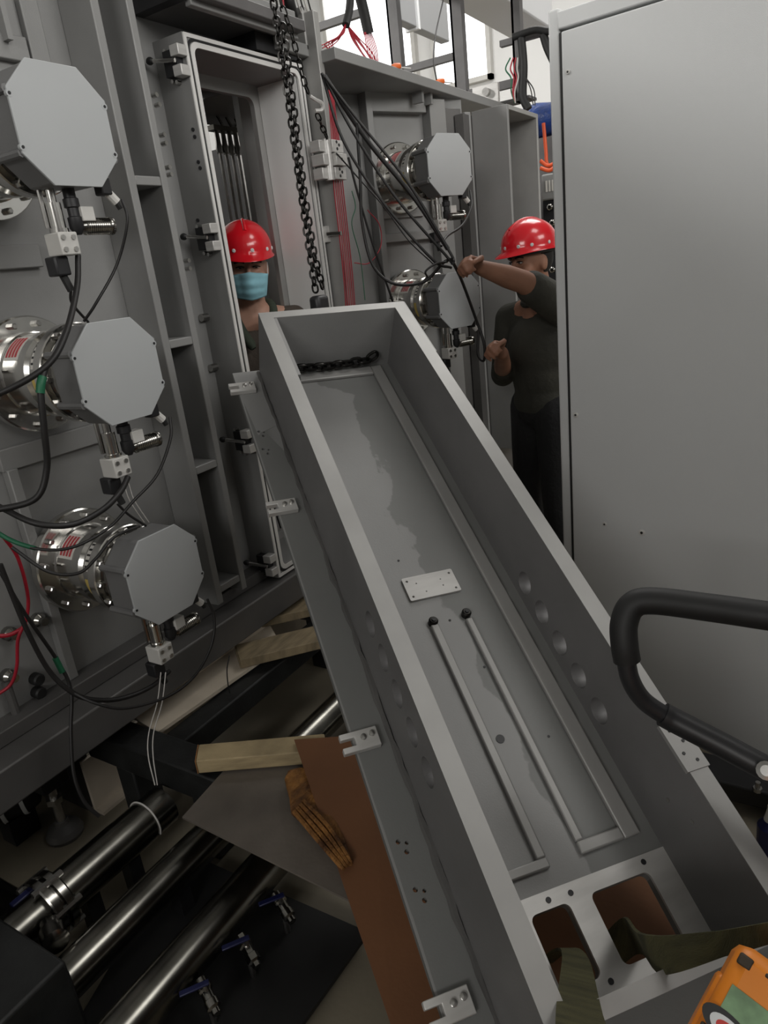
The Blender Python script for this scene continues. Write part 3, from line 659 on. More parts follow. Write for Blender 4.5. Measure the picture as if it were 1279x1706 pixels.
cable('power_cable', pcx([(0, 940, -1.6), (20, 990, -1.6), (45, 1050, -1.6), (80, 1115, -1.6), (115, 1150, -1.58), (150, 1165, -1.56), (200, 1164, -1.54), (250, 1145, -1.52), (282, 1118, -1.54)]), .0065, 'cable_black', 'thick black cable sagging from the left edge to the lowest valve')
cable('signal_cable', pcx([(2, 955, -1.62), (40, 1020, -1.62), (95, 1100, -1.62), (118, 1150, -1.6), (118, 1220, -1.58), (123, 1290, -1.56), (140, 1335, -1.54), (165, 1360, -1.52)]), .005, 'cable_black', 'black cable dropping straight down past the machine base')
cable('green_tape', pcx([(92, 1096, -1.619), (98, 1108, -1.617), (104, 1120, -1.613)]), .008, 'wire_green', 'green tape round the cable above the dropping black cable', cat='tape')
cable('signal_cable', pcx([(345, 998, -1.47), (357, 1030, -1.46), (352, 1075, -1.46), (325, 1125, -1.47), (280, 1160, -1.48), (210, 1180, -1.5), (160, 1172, -1.53), (118, 1152, -1.58)]), .004, 'cable_black', 'thin cable from the lowest pump plug sweeping down along the base')
for i, (o, l) in enumerate(((0, 'left'), (8, 'right'))):
    cable('white_wire', pcx([(268 + o, 1120, -1.52), (262 + o, 1170, -1.5), (248 + o, 1220, -1.46), (247 + o, 1260, -1.44), (258 + o * .5, 1308, -1.42)]), .0016, 'wire_white', 'thin white wire hanging under the lowest pump, the %s one of two' % l, 'thin white wires', 'wire')
    cable('white_wire', pcx([(206 + o, 805, -1.5), (214 + o, 830, -1.49), (226 + o, 850, -1.49), (240 + o, 870, -1.5)]), .0014, 'wire_white', 'thin white wire between middle and lowest pump, the %s one of two' % l, 'thin white wires', 'wire')
# red terminals and knobs on the far left panel
t = thing('terminal_block', 'small cluster of bolted terminals on the left edge panel', 'terminal', at(10, 1060, X=-1.86))
for x, y in ((12, 1055), (10, 1125), (60, 1032)):
    p = at(x, y, X=-1.86); build(MB().lathe(p, X1, [(0, .02), (.02, .02), (.03, .012), (.045, .012)], 14), 'terminal', 'chrome_dull', t)
for x, y in ((57, 1130), (60, 1152)):
    p = at(x, y, X=-1.86); build(MB().lathe(p, X1, [(0, .018), (.025, .018), (.03, .014)], 14), 'rubber_plug', 'black_rubber', t)
p = at(15, 1152, X=-1.84); build(MB().cyl(p + V((0, 0, .03)), p - V((0, 0, .09)), .012, 10), 'busbar', 'blasted_dark', t)
cable('red_lead', pcx([(-10, 1060, -1.8), (15, 1058, -1.79), (35, 1048, -1.78), (42, 1040, -1.72)]), .006, 'wire_red', 'short thick red lead bolted to the left edge terminals')

# ================================================================== REAR CABLES
S0 = [(-1.60, 2.53, 2.32)]
for i, (q, l) in enumerate((
    ([(541, 128, -1.58), (600, 205, -1.50), (680, 305, -1.36), (748, 418, -1.23), (756, 436, -1.21)], 'uppermost taut black cable pulled by the reaching worker'),
    ([(538, 124, -1.59), (588, 220, -1.52), (660, 330, -1.38), (742, 425, -1.24), (754, 440, -1.22)], 'second taut black cable in the pulled bundle'),
    ([(536, 122, -1.60), (572, 235, -1.55), (640, 340, -1.42), (720, 432, -1.28), (752, 446, -1.23)], 'lowest taut black cable in the pulled bundle'),
    ([(540, 126, -1.59), (610, 232, -1.50), (690, 330, -1.36), (746, 415, -1.24)], 'thick grey-black strap-like cable in the middle of the pulled bundle'))):
    cable('pulled_cable', pcx(q), .009 if i == 3 else .0055, 'cable_black', l, 'cables pulled by the reaching worker')
cable('loop_cable', pcx([(594, 205, -1.52), (600, 300, -1.53), (603, 370, -1.53), (620, 440, -1.5), (655, 472, -1.42), (705, 470, -1.34), (738, 438, -1.26), (752, 432, -1.22)]), .006, 'cable_black', 'black cable hanging in a deep loop left of the lower far pump')
cable('loop_cable', pcx([(580, 262, -1.55), (598, 330, -1.54), (622, 410, -1.52), (650, 490, -1.5), (664, 530, -1.5)]), .0045, 'cable_black', 'thin black cable slanting down behind the trough end')
cable('loop_cable', pcx([(783, 318, -1.33), (785, 345, -1.3), (770, 375, -1.3), (745, 393, -1.32), (735, 410, -1.3)]), .005, 'cable_black', 'black cable curling from the upper far pump plug')
cable('loop_cable', pcx([(745, 436, -1.24), (725, 440, -1.26), (709, 452, -1.28), (712, 462, -1.28)]), .004, 'cable_black', 'small black cable loop in front of the lower far pump')
for i in range(6):
    dx = i * 3.0
    cable('red_wire', pcx([(546 + dx * .5, 150, -1.66), (552 + dx * .8, 230, -1.66), (556 + dx, 310, -1.66), (566 + dx, 400, -1.66), (573 + dx, 470, -1.66), (578 + dx, 540, -1.66)]), .0024, 'wire_red', 'thin red wire in the vertical bundle below the hinge', 'red wires below the hinge', 'wire')
cable('red_wire', pcx([(612, 350, -1.6), (632, 375, -1.58), (634, 410, -1.58), (615, 438, -1.6), (590, 438, -1.64)]), .002, 'wire_red', 'thin red wire forming a loop right of the red bundle', cat='wire')
cable('green_wire', pcx([(586, 318, -1.62), (592, 345, -1.62), (586, 375, -1.62), (600, 430, -1.62), (608, 500, -1.62)]), .0018, 'wire_green', 'thin green wire hanging beside the red bundle', cat='wire')
cable('loop_cable', pcx([(560, 255, -1.62), (600, 300, -1.58), (640, 345, -1.5), (680, 400, -1.42), (722, 440, -1.3)]), .003, 'cable_black', 'thin black cable slanting from the hinge to the black solenoid')
# wires on top of the machine
def sleeve(pts, r, label):
    n = len(pts); return build(MB().tube(spline(pts, 8), r, 12), 'cable_sleeve', 'black_rubber', label=label, cat='sleeve', ang=60)
s1 = pcx([(584, -20, -1.72), (582, 15, -1.72), (576, 42, -1.72)]); sleeve(s1, .016, 'black cable sleeve ending above the splayed red wires')
s2 = pcx([(596, -20, -1.74), (606, 20, -1.74), (614, 56, -1.74)]); sleeve(s2, .022, 'thicker dark cable sleeve beside the splayed red wires')
for i in range(7):
    cable('red_wire', pcx([(576, 40, -1.72), (572 - i * 1.5, 56 + i * .8, -1.72), (556 - i * 2.5 + (i % 3) * 5, 66 + i * 1.6, -1.74), (530 + i * 7, 78 + i * 2.2, -1.74)]), .0022, 'wire_red', 'red wire splayed to the left on top of the machine', 'red wires splayed to the left', 'wire')
    cable('red_wire', pcx([(578, 41, -1.72), (586 + i * 2, 64, -1.72), (599 + i * 3, 84 + (i % 3) * 3, -1.7), (613 + i * 2.4, 104, -1.68)]), .0022, 'wire_red', 'red wire running down to the right on top of the machine', 'red wires splayed to the right', 'wire')
    cable('red_wire', pcx([(607 + i * 1.8, 54, -1.74), (611 + i * 2.6, 80, -1.72), (619 + i * 1.8, 104, -1.68)]), .0022, 'wire_red', 'red wire hanging from the thicker dark sleeve', 'red wires from the thicker sleeve', 'wire')
for i in range(4):
    cable('white_wire', pcx([(490 + i * 6, -20, -1.7), (498 + i * 6, 12, -1.7), (508 + i * 5, 36, -1.72)]), .003, 'cable_black' if i % 2 else 'wire_white', 'thin upright wire above the doorway corner', 'wires above the doorway corner', 'wire')
sleeve(pcx([(476, -20, -1.7), (482, 5, -1.7), (488, 26, -1.72)]), .020, 'dark upright cable sleeve beside the hoist chain top')
cable('red_wire', pcx([(470, -20, -1.69), (472, 10, -1.69), (478, 30, -1.7)]), .004, 'wire_red', 'single red wire beside the hoist chain at the frame top', cat='wire')
# orange wire caps with the black lead
for i, (x, y, l) in enumerate(((652, 108, 'left orange wire cap on the rear top flange'), (727, 137, 'right orange wire cap on the rear top flange, below the black lead'))):
    p = at(x, y, X=-1.62); p.z = 2.376
    t = thing('wire_cap', l, 'cap', p)
    build(MB().lathe(p, V((.3, .9, .2)), [(0, .010), (.02, .015), (.045, .012), (.05, .005)], 12), 'cap', 'plastic_orange', t)
    build(MB().cyl(p + V((0, .04, .008)), p + V((.02, .13, .012)), .003, 6), 'lead', 'wire_white', t)
cable('ceiling_lead', [at(727, 133, X=-1.62)] + pcx([(722, 100, -1.66), (726, 55, -1.72), (738, 0, -1.8), (742, -30, -1.82)]), .0035, 'cable_black', 'thin black lead curving up from the orange wire cap', n=10)

# ================================================================== STEEL FRAME ABOVE THE MACHINE
sf = thing('overhead_rack', 'dark steel post and rail frame standing on the rear machine top', 'rack', (-1.9, 4.2, 2.375))
YF = 4.2
def post(x0, x1, ytop, ybot, zb=2.376):
    a = at(x0, ybot, Y=YF); b = at(x1, ybot, Y=YF)
    return build(MB().box((a.x, YF, zb), (b.x, YF + .05, 3.6)).box((a.x, YF, zb), (a.x + .012, YF + .075, 3.6)), 'post', 'frame_grey', sf)
post(652, 669, 0, 110); post(758, 776, 0, 150); post(857, 871, 0, 160)
for xa, ya, xb, yb, hh in ((667, 108, 760, 88, .035), (776, 148, 868, 128, .04), (830, 60, 935, 45, .03), (525, 40, 600, 10, .04)):
    a = at(xa, ya, Y=YF); b = at(xb, yb, Y=YF)
    build(MB().box((a.x, YF + .01, (a.z + b.z) / 2 - hh), (b.x, YF + .045, (a.z + b.z) / 2)), 'rail', 'frame_grey', sf)
build(MB().box((-1.80, YF - .02, 2.376), (-1.46, YF + .1, 2.39)), 'foot_plate', 'frame_grey', sf)
cable('conduit', [at(868, 62, Y=4.175), at(872, 110, Y=4.175), at(871, 160, Y=4.175), at(880, 182, Y=4.175)], .022, 'black_rubber', 'thick black conduit running down the third steel post', cat='conduit', seg=12)
cable('conduit', [at(905, 58, Y=4.175), at(912, 80, Y=4.175), at(926, 110, Y=4.175), at(945, 150, Y=4.175)], .022, 'black_rubber', 'thick black conduit curving down behind the grey cabinet edge', cat='conduit', seg=12)
cable('conduit', [at(855, 62, Y=4.165), at(890, 50, Y=4.165), at(912, 52, Y=4.165), at(930, 50, Y=4.165)], .018, 'black_rubber', 'black conduit running level under the wide ceiling duct', cat='conduit', seg=12)
for i, (dx, m_) in enumerate(((0, 'wire_red'), (4, 'wire_red'), (-5, 'wire_green'), (7, 'wire_white'))):
    cable('thin_wire', [at(855 + dx, 96, Y=4.15), at(850 + dx * 1.6, 115, Y=4.15), at(856 + dx, 130, Y=4.15), at(854 + dx * .5, 152, Y=4.15), at(858, 172, Y=4.15)], .004, m_, 'thin %s wire tied to the third steel post%s' % (('red', 'red', 'green', 'white')[i], ('', ', the right one of two', '', '')[i] if i else ', the left one of two'), cat='wire')
for i in range(2):
    cable('thin_wire', [at(876, 130, Y=4.1), at(884 + i * 5, 150, Y=4.1), at(888 + i * 3, 176, Y=4.1)], .003, 'cable_black', ('inner', 'outer')[i] + ' thin black wire arching beside the black conduit', cat='wire')
# far equipment glimpsed between the trough door and the cabinet
p = at(922, 195, Y=5.2)
t = thing('wrapped_drum', 'blue plastic wrapped drum beyond the upright trough door', 'drum', (p.x, 5.2, 2.2))
build(MB().lathe((p.x - .25, 5.25, p.z), X1, [(0, .06), (.03, .10), (.12, .115), (.22, .10), (.34, .115), (.5, .11), (.52, .05)], 18), 'drum_body', 'blue_wrap', t)
build(MB().lathe((p.x - .30, 5.25, p.z + .02), X1, [(0, .02), (.06, .03)], 10), 'end_stub', 'white_plastic', t)
build(MB().box((p.x - .3, 5.2, 0), (p.x + .3, 5.6, p.z - .11)), 'stand', 'frame_grey', t)
for i, (q, l) in enumerate((([(905, 205), (909, 250), (912, 275), (930, 283), (945, 280)], 'orange hose hanging beside the blue wrapped drum'), ([(900, 268), (912, 276), (925, 272), (945, 270)], 'orange hose lying across the far grey valve unit'), ([(900, 280), (915, 284), (930, 276), (945, 282)], 'lower orange hose on the far grey valve unit'))):
    cable('orange_hose', [at(x, y, Y=5.0 - .05 * i) for x, y in q], .012, 'hose_orange', l, 'orange hoses beyond the trough door', 'hose')
t = thing('valve_unit', 'dark far valve unit with grey gauge box beyond the upright trough door', 'valve unit', (-1.55, 4.95, 0))
a = at(905, 292, Y=4.9); b = at(940, 330, Y=4.9)
build(MB().box((a.x, 4.85, b.z), (b.x + .2, 5.05, a.z)), 'gauge_box', 'blasted', t, bevel=.01)
for k in range(3): build(MB().box((a.x + .03 + .02 * k, 4.845, b.z + .05), (a.x + .042 + .02 * k, 4.851, a.z - .04)), 'gauge_slot', 'label_white', t)
build(MB().box((a.x, 4.87, 0), (b.x + .2, 5.05, b.z)), 'lower_body', 'black_metal', t)
for k in range(6):
    p = at(918 + 4 * (k % 3), 345 + 26 * k, Y=4.86); build(MB().lathe(p, V((0, -1, 0)), [(0, .02), (.03, .02), (.04, .012)], 10), 'fitting', 'chrome_dull', t)

# ================================================================== UNDER AND IN FRONT OF THE MACHINE
def yprism(polyXZ, y0, y1): return MB().prism([(x, y0, z) for x, z in polyXZ], (0, y1 - y0, 0))
# black support frame: outrigger, leg, long rail
sfm = thing('support_frame', 'black painted square tube support frame under the machine base', 'frame', (-1.6, 1.08, 0))
build(MB().box((-1.90, 1.03, .23), (-1.27, 1.13, .33)), 'outrigger', 'black_paint', sfm, bevel=.006)
build(MB().box((-1.78, 1.035, 0), (-1.70, 1.125, .23)), 'leg', 'black_paint', sfm, bevel=.006)
build(MB().box((-1.66, 1.13, .22), (-1.575, 2.5, .30)), 'rail', 'black_paint', sfm, bevel=.006)
build(MB().box((-1.90, 2.02, .23), (-1.27, 2.12, .29)), 'outrigger', 'black_paint', sfm, bevel=.006)
build(MB().box((-1.78, 2.03, 0), (-1.70, 2.11, .23)), 'leg', 'black_paint', sfm, bevel=.006)
build(MB().box((-1.46, 1.045, 0), (-1.40, 1.12, .23)), 'leg', 'black_paint', sfm, bevel=.006)
bb = thing('machine_skid', 'matt black square skid beam at the bottom left corner', 'beam', (-1.5, .3, 0))
a = at(110, 1600, Z=.30); b = at(0, 1560, Z=.30)
build(MB().box((b.x - .25, -.3, 0), (a.x, a.y, .30)), 'beam', 'black_paint', bb, bevel=.008)
build(MB().box((a.x - .06, a.y, .05), (a.x - .02, a.y + .006, .25)), 'end_cap', 'black_metal', bb)
# pale angled board under the base
pb = thing('pale_board', 'long pale cream board lying under the machine edge', 'board', (-1.75, 1.5, .30))
a = at(226, 1200, Z=.31); b = at(450, 1045, Z=.31); c = at(262, 1226, Z=.31); d_ = at(470, 1080, Z=.31)
build(MB().prism([a, b, d_, c], (0, 0, .012)), 'board_face', 'board_pale', pb)
build(MB().prism([a, b, b + V((-.012, 0, 0)), a + V((-.012, 0, 0))], (0, 0, .045)), 'board_lip', 'board_pale', pb)
a2 = at(110, 1270, Z=.12); b2 = at(150, 1262, Z=.12)
lb = thing('lower_board', 'pale board standing behind the black frame leg by the floor', 'board', (-1.9, 1.1, 0))
build(MB().obox(V((-1.95, 1.02, 0)), (X1, Y1, Z1), (0, 0, 0), (.012, 1.3, .20)), 'board_face', 'board_pale', lb)
build(MB().box((-1.938, 1.02, .0), (-1.90, 2.32, .012)), 'board_lip', 'board_pale', lb)
# polished pipes on the floor
def pipe(X, z, r, y0, y1, label, flanges=()):
    t = thing('steel_pipe', label, 'pipe', (X, y0, 0), 'polished pipes along the machine foot')
    build(MB().lathe((X, y0, z), Y1, [(0, r * .9), (.002, r), (y1 - y0, r)], 32), 'pipe', 'pipe_steel', t, ang=50)
    for y in flanges:
        f = build(MB().lathe((X, y, z), Y1, [(0, r * 1.35), (.004, r * 1.4), (.02, r * 1.4), (.022, r * 1.2), (.030, r * 1.2), (.032, r * 1.4), (.05, r * 1.4), (.054, r * 1.35)], 28), 'flange', 'chrome_dull', t)
        for k in range(6):
            a = k * math.pi / 3 + .3; p = V((X + r * 1.3 * math.cos(a), y - .012, z + r * 1.3 * math.sin(a))); build(MB().cyl(p, p + V((0, .08, 0)), .008, 6), 'clamp_bolt', 'bolt_steel', f)
    for y in (y0 + .32, y1 - .3):
        build(MB().box((X - .02, y, 0), (X + .02, y + .04, z - r * .95)), 'stand', 'black_metal', t)
    return t
pipe(-1.53, .20, .058, .515, 1.00, 'thickest polished steel pipe with a bolted flange at the lower left', (.60,))
pipe(-1.34, .17, .050, .515, 2.6, 'middle of the three polished steel pipes beside the dark mat')
pipe(-1.14, .15, .052, .10, 2.6, 'polished steel pipe nearest the trough, with small valves on it')
t = thing('end_elbow', 'shiny pipe elbow with a blue lever at the left of the bolted flange', 'elbow', at(40, 1540, Z=.05))
build(MB().tube(spline([(-1.53, .62, .20), (-1.53, .605, .20), (-1.56, .58, .195), (-1.66, .57, .19), (-1.90, .57, .19)], 6), .050, 20), 'elbow', 'chrome_dull', t, ang=60)
build(MB().lathe((-1.46, .58, .22), V((.8, -.3, .1)), [(0, .022), (.03, .022), (.032, .03), (.075, .03), (.08, .018)], 14), 'side_fitting', 'chrome_dull', t)
build(MB().obox(V((-1.56, .565, .245)), (X1, Y1, Z1), (-.01, -.01, 0), (.01, .05, .012)), 'lever', 'lever_blue', t, bevel=.003)
cable('tie_wire', [(-1.53 + .0605 * math.sin(q), .93, .20 + .0605 * math.cos(q)) for q in [math.radians(a) for a in range(-80, 130, 15)]], .0025, 'wire_white', 'white tie wire looped over the thickest floor pipe', cat='wire', n=3)
# dark mat and the valves
a, b, c, d_ = [at(x, y, Z=.03) for x, y in ((300, 1420), (614, 1558), (470, 1760), (100, 1760))]
build(MB().prism([a, b, c, d_], (0, 0, .012)), 'rubber_mat', 'black_rubber', label='black rubber mat under the floor pipes at the bottom', cat='mat')
for i, (x, y, l) in enumerate(((470, 1508, 'small ball valve farthest up on the dark mat'), (412, 1580, 'small ball valve in the middle with a blue lever, on the dark mat'), (345, 1655, 'small ball valve with a dark blue lever nearest the bottom edge'))):
    p = at(x, y, Z=.13)
    t = thing('ball_valve', l, 'valve', (p.x, p.y, .045), 'ball valves beside the floor pipes')
    ax = V((.85, -.35, -.25)).normalized(); o = p - ax * .035
    build(MB().lathe(o, ax, [(0, .012), (.018, .012), (.018, .017), (.028, .017), (.032, .013), (.052, .013), (.054, .016), (.070, .016), (.074, .010), (.085, .010)], 6 if i == 1 else 14), 'valve_body', 'chrome_dull', t)
    build(MB().cyl(p + V((0, 0, .01)), p + V((0, 0, .03)), .006, 8), 'valve_stem', 'bolt_steel', t)
    build(MB().obox(p + V((0, 0, .028)), (V((-.6, -.8, 0)), V((.8, -.6, 0)), Z1), (-.01, -.007, 0), (.055, .007, .005)), 'lever', 'lever_blue', t, bevel=.002)
    build(MB().cyl(p + V((0, 0, -.01)), V((p.x, p.y, .042)), .008, 8), 'riser', 'bolt_steel', t)
# rusty plate
a, b, c, d_, e_ = [at(x, y, Z=.335) for x, y in ((304, 1364), (372, 1288), (505, 1268), (640, 1330), (592, 1508))]
build(MB().prism([a, b, c, d_, e_], (0, 0, .006)), 'steel_plate', 'plate_rusty', label='grey-brown flat steel plate lying on the black frame', cat='plate')
# timber
def timber(p, q, side, h, name, label, mt, endm='wood_end'):
    """plank whose top edge runs p->q, 'side' across, thickness h"""
    t = thing(name, label, 'plank', (p + q) / 2 - Z1 * h)
    build(MB().prism([p, q, q + side, p + side], (0, 0, -h)), 'plank_body', mt, t, bevel=.003)
    dr = (q - p).normalized(); build(MB().prism([p - dr * .001, p + side - dr * .001, p + side - dr * .001 - Z1 * h, p - dr * .001 - Z1 * h], -dr * .002), 'end_grain', endm, t)
    return t
p = at(331, 1240, Z=.39); q = at(540, 1222, Z=.39); s_ = at(326, 1268, Z=.39) - p
timber(p, q, s_, .042, 'timber_plank', 'bright sawn plank with orange edge lying on the steel plate', 'wood_pale')
p = at(413, 1010, Z=.365); q = at(560, 978, Z=.365); s_ = at(419, 1036, Z=.365) - p
timber(p, q, s_, .035, 'timber_plank', 'upper of two weathered planks under the doorway', 'wood_grey', 'wood_grey')
p = at(391, 1074, Z=.36); q = at(575, 1030, Z=.36); s_ = at(399, 1100, Z=.36) - p
timber(p, q, s_, .035, 'timber_plank', 'lower of two weathered planks under the doorway', 'wood_grey', 'wood_grey')
cable('hanging_cord', [at(x, y, X=-1.62) for x, y in ((382, 1092), (378, 1120), (384, 1160), (400, 1185))] , .002, 'cable_black', 'thin dark cord hanging from the lower weathered plank', cat='cord')
# bark-edged piece of wood
pts = [at(x, y, Z=.352) for x, y in ((476, 1310), (482, 1296), (505, 1290), (528, 1300), (545, 1330), (560, 1372), (578, 1415), (590, 1452), (572, 1452), (545, 1425), (520, 1392), (486, 1360), (484, 1340))]
wk = thing('bark_wood', 'split orange-brown piece of bark-edged wood on the steel plate', 'wood', pts[0])
build(MB().prism([p + V((0, 0, .0)) for p in pts], (0, 0, .028)), 'wood_core', 'wood_bark', wk, bevel=.006)
for k in range(4):
    i0 = [10, 10, 11, 11][k]
    q0 = at(490 + 5 * k, 1352 - 6 * k, Z=.385); q1 = at(530 + 6 * k, 1400 - 7 * k, Z=.385); q2 = at(572 + 4 * k, 1448 - 4 * k, Z=.383)
    build(MB().tube(spline([q0, q1, q2], 6), [.006] * 12 + [.004], 6), 'bark_strip', 'wood_bark', wk)
# cardboard sheet under the trough
cq = [at(490, 1233, Z=.40), at(610, 1225, Z=.41), at(770, 1720, Z=.335), at(655, 1720, Z=.335)]
ux = V((.62, .78, 0)) * .58
cpts = [cq[0], cq[1] + ux * .5, cq[2] + ux, cq[2] + (cq[2] - cq[1]) * .2, cq[3] + (cq[3] - cq[0]) * .2]
nrm = (cq[1] - cq[0]).cross(cq[3] - cq[0]).normalized(); nrm = nrm if nrm.z > 0 else -nrm
cb_ = thing('cardboard_sheet', 'large brown cardboard sheet slanting down under the trough', 'cardboard', cq[3])
build(MB().prism([cq[0] + nrm * .002, cq[1] + nrm * .002, cq[2] + nrm * .002, cq[3] + nrm * .002], -nrm * .005), 'sheet_face', 'cardboard', cb_)
e2 = (cq[2] - cq[1]); 
build(MB().prism([cq[1], cq[1] + ux, cq[2] + ux + e2 * .25, cq[2] + e2 * .25], -nrm * .005), 'sheet_flap', 'cardboard', cb_)

# ================================================================== CART HANDLE, HOIST TRUCK, STRAPS
def pd(l): return [at(x, y, d=d) for x, y, d in l]
hc = thing('hand_cart', 'black hand cart with a padded loop handle at the right edge', 'cart', at(1560, 1400, Z=0))
g = spline(pd([(1420, 1046, .98), (1279, 1026, 1.02), (1180, 1012, 1.06), (1085, 1001, 1.10), (1052, 1010, 1.11), (1039, 1040, 1.11), (1040, 1075, 1.11), (1044, 1100, 1.115)]), 8)
build(MB().tube(g, .0215, 18), 'foam_grip', 'black_rubber', hc, ang=60)
g2 = spline(pd([(1041, 1085, 1.112), (1049, 1130, 1.12), (1070, 1165, 1.13), (1104, 1190, 1.13), (1128, 1202, 1.125)]), 8)
build(MB().tube(g2, .0150, 16), 'handle_tube', 'black_metal', hc, ang=60)
g3 = spline(pd([(1104, 1190, 1.13), (1128, 1203, 1.125), (1200, 1240, 1.10), (1279, 1282, 1.07), (1420, 1352, 1.02)]), 8)
build(MB().tube(g3, .0200, 16), 'handle_tube', 'black_metal', hc, ang=60)
p = at(1276, 1284, d=1.045); build(MB().lathe(p, -ray(1276, 1284), [(-.01, .014), (.004, .014), (.006, .008), (.012, .008)], 14), 'handle_bolt', 'bolt_steel', hc)
sx = at(1420, 1200, d=1.0)
build(MB().cyl(V((sx.x, sx.y, .08)), at(1420, 1046, d=.98), .02, 14), 'stem', 'black_metal', hc)
build(MB().box((sx.x - .12, sx.y - .2, .02), (sx.x + .35, sx.y + .2, .08)), 'deck', 'black_metal', hc, bevel=.01)
for dx, dy in ((-.08, -.16), (-.08, .16), (.3, -.16), (.3, .16)): build(MB().cyl((sx.x + dx, sx.y + dy - .015, .03), (sx.x + dx, sx.y + dy + .015, .03), .03, 14), 'wheel', 'black_rubber', hc)
fa = thing('floor_rail', 'flat black steel fork lying by the foot of the grey cabinet', 'fork', at(1200, 1275, Z=.0))
q = [at(x, y, Z=.10) for x, y in ((1134, 1243), (1215, 1262), (1330, 1300), (1330, 1345), (1279, 1322), (1190, 1300), (1165, 1283))]
build(MB().prism(q, (0, 0, -.06)), 'fork_plate', 'black_metal', fa, bevel=.006)
for x, y in ((1190, 1275), (1290, 1310)): p = at(x, y, Z=.05); build(MB().cyl(V((p.x, p.y, 0)), V((p.x, p.y, .045)), .03, 12), 'roller', 'black_rubber', fa)
p = at(1262, 1308, Z=.12); build(MB().lathe(V((p.x, p.y, .10)), Z1, [(0, .012), (.012, .012), (.012, .007), (.03, .007)], 8), 'fork_bolt', 'bolt_steel', fa)
bt = thing('paint_bottle', 'small white and blue plastic bottle on the floor at the right edge', 'bottle', at(1276, 1430, Z=0))
p = at(1279, 1425, Z=.0); p.z = 0
build(MB().lathe(p, Z1, [(0, .03), (.10, .032), (.12, .018)], 16), 'bottle_body', 'lever_blue', bt); build(MB().lathe(p + V((0, 0, .12)), Z1, [(0, .018), (.03, .012), (.045, .011)], 14), 'bottle_neck', 'white_plastic', bt)

ht = thing('hoist_truck', 'scuffed orange motor casing of a hoist truck at the bottom right corner', 'hoist truck', (.34, .42, 0))
e3 = (ray(1220, 1640) + FW * .15).normalized(); e1 = RT * .800 + DN * .60; e1 = (e1 - e3 * e1.dot(e3)).normalized(); e2 = e1.cross(e3)
if e2.dot(DN) < 0: e2 = -e2
HO = at(1236, 1566, d=.74)
build(MB().obox(HO, (e1, e2, e3), (0, 0, 0), (.20, .17, .10)), 'motor_casing', 'hoist_orange', ht, bevel=.014)
build(MB().obox(HO, (e1, e2, e3), (.050, .004, -.008), (.13, .050, .03)), 'casing_rib', 'hoist_orange', ht, bevel=.008)
build(MB().obox(HO, (e1, e2, e3), (-.004, .04, .02), (.02, .16, .08)), 'casing_rib', 'hoist_orange', ht, bevel=.006)
build(MB().obox(HO, (e1, e2, e3), (.010, .042, -.0012), (.064, .105, .01)), 'sticker', 'sticker_green', ht)
def disc(c1_, c2_, r1, r2, h, rot=0):
    pts = []
    for k in range(28):
        a = 2 * math.pi * k / 28; x, y = r1 * math.cos(a), r2 * math.sin(a)
        pts.append(HO + e1 * (c1_ + x * math.cos(rot) - y * math.sin(rot)) + e2 * (c2_ + x * math.sin(rot) + y * math.cos(rot)) - e3 * h)
    return MB().prism(pts, e3 * .003)
build(disc(.026, .082, .030, .014, .0016, .2), 'emblem', 'ink', ht); build(disc(.028, .083, .023, .0105, .0020, .2), 'emblem', 'mask_white', ht); build(disc(.030, .084, .018, .008, .0024, .2), 'emblem', 'sticker_red', ht)
for a, b, c, d_ in ((.004, .018, .010, .022), (.03, .042, .012, .017), (.09, .115, .06, .066), (.075, .085, .10, .112), (.002, .009, .09, .12)):
    build(MB().obox(HO, (e1, e2, e3), (a, c, -.0008), (b, d_, .01)), 'scuff_mark', 'scuff', ht, bevel=.002)
build(MB().box((.30, .36, .04), (.42, .50, .86)), 'mast', 'hoist_orange', ht, bevel=.02)
build(MB().box((.16, .05, .04), (.50, .80, .12)), 'chassis', 'black_metal', ht, bevel=.015)
for dx, dy in ((.18, .1), (.48, .1), (.18, .75), (.48, .75)): build(MB().cyl((dx - .02, dy, .05), (dx + .02, dy, .05), .05, 16), 'wheel', 'black_rubber', ht)
def strap(pts, wds, side, name, label):
    pts = [V(p) for p in pts]; path = spline(pts, 6); n = len(path); vs = []; fs = []
    for i, p in enumerate(path):
        t_ = i / (n - 1) * (len(wds) - 1); j = min(int(t_), len(wds) - 2); wd = wds[j] + (wds[j + 1] - wds[j]) * (t_ - j)
        tg = (path[min(i + 1, n - 1)] - path[max(i - 1, 0)]).normalized(); sd = (side - tg * side.dot(tg)).normalized(); nm = tg.cross(sd)
        for a, b in ((-1, -1), (1, -1), (1, 1), (-1, 1)): vs.append(p + sd * wd / 2 * a + nm * .0022 * b)
    for i in range(n - 1):
        for k in range(4): fs.append((i * 4 + k, i * 4 + (k + 1) % 4, i * 4 + 4 + (k + 1) % 4, i * 4 + 4 + k))
    fs += [(0, 1, 2, 3), tuple((n - 1) * 4 + k for k in (3, 2, 1, 0))]
    return build(MB().add(vs, fs), name, 'strap_olive', label=label, cat='strap', ang=50)
strap([bpt(.145, -1.635, -.30), bpt(.142, -1.637, -.19), bpt(.130, -1.66, -.13), at(968, 1712, d=.86), at(1010, 1820, d=.76)], [.022, .022, .040, .062, .06], RT, 'webbing_strap', 'olive webbing sling coming up through the left port opening')
strap([bpt(.26, -1.66, -.30), bpt(.265, -1.655, -.19), at(1090, 1590, d=.98), at(1200, 1572, d=.90), at(1290, 1552, d=.80)], [.05, .055, .05, .028, .02], BD, 'webbing_strap', 'dark olive webbing sling stretched from the right port to the orange casing')

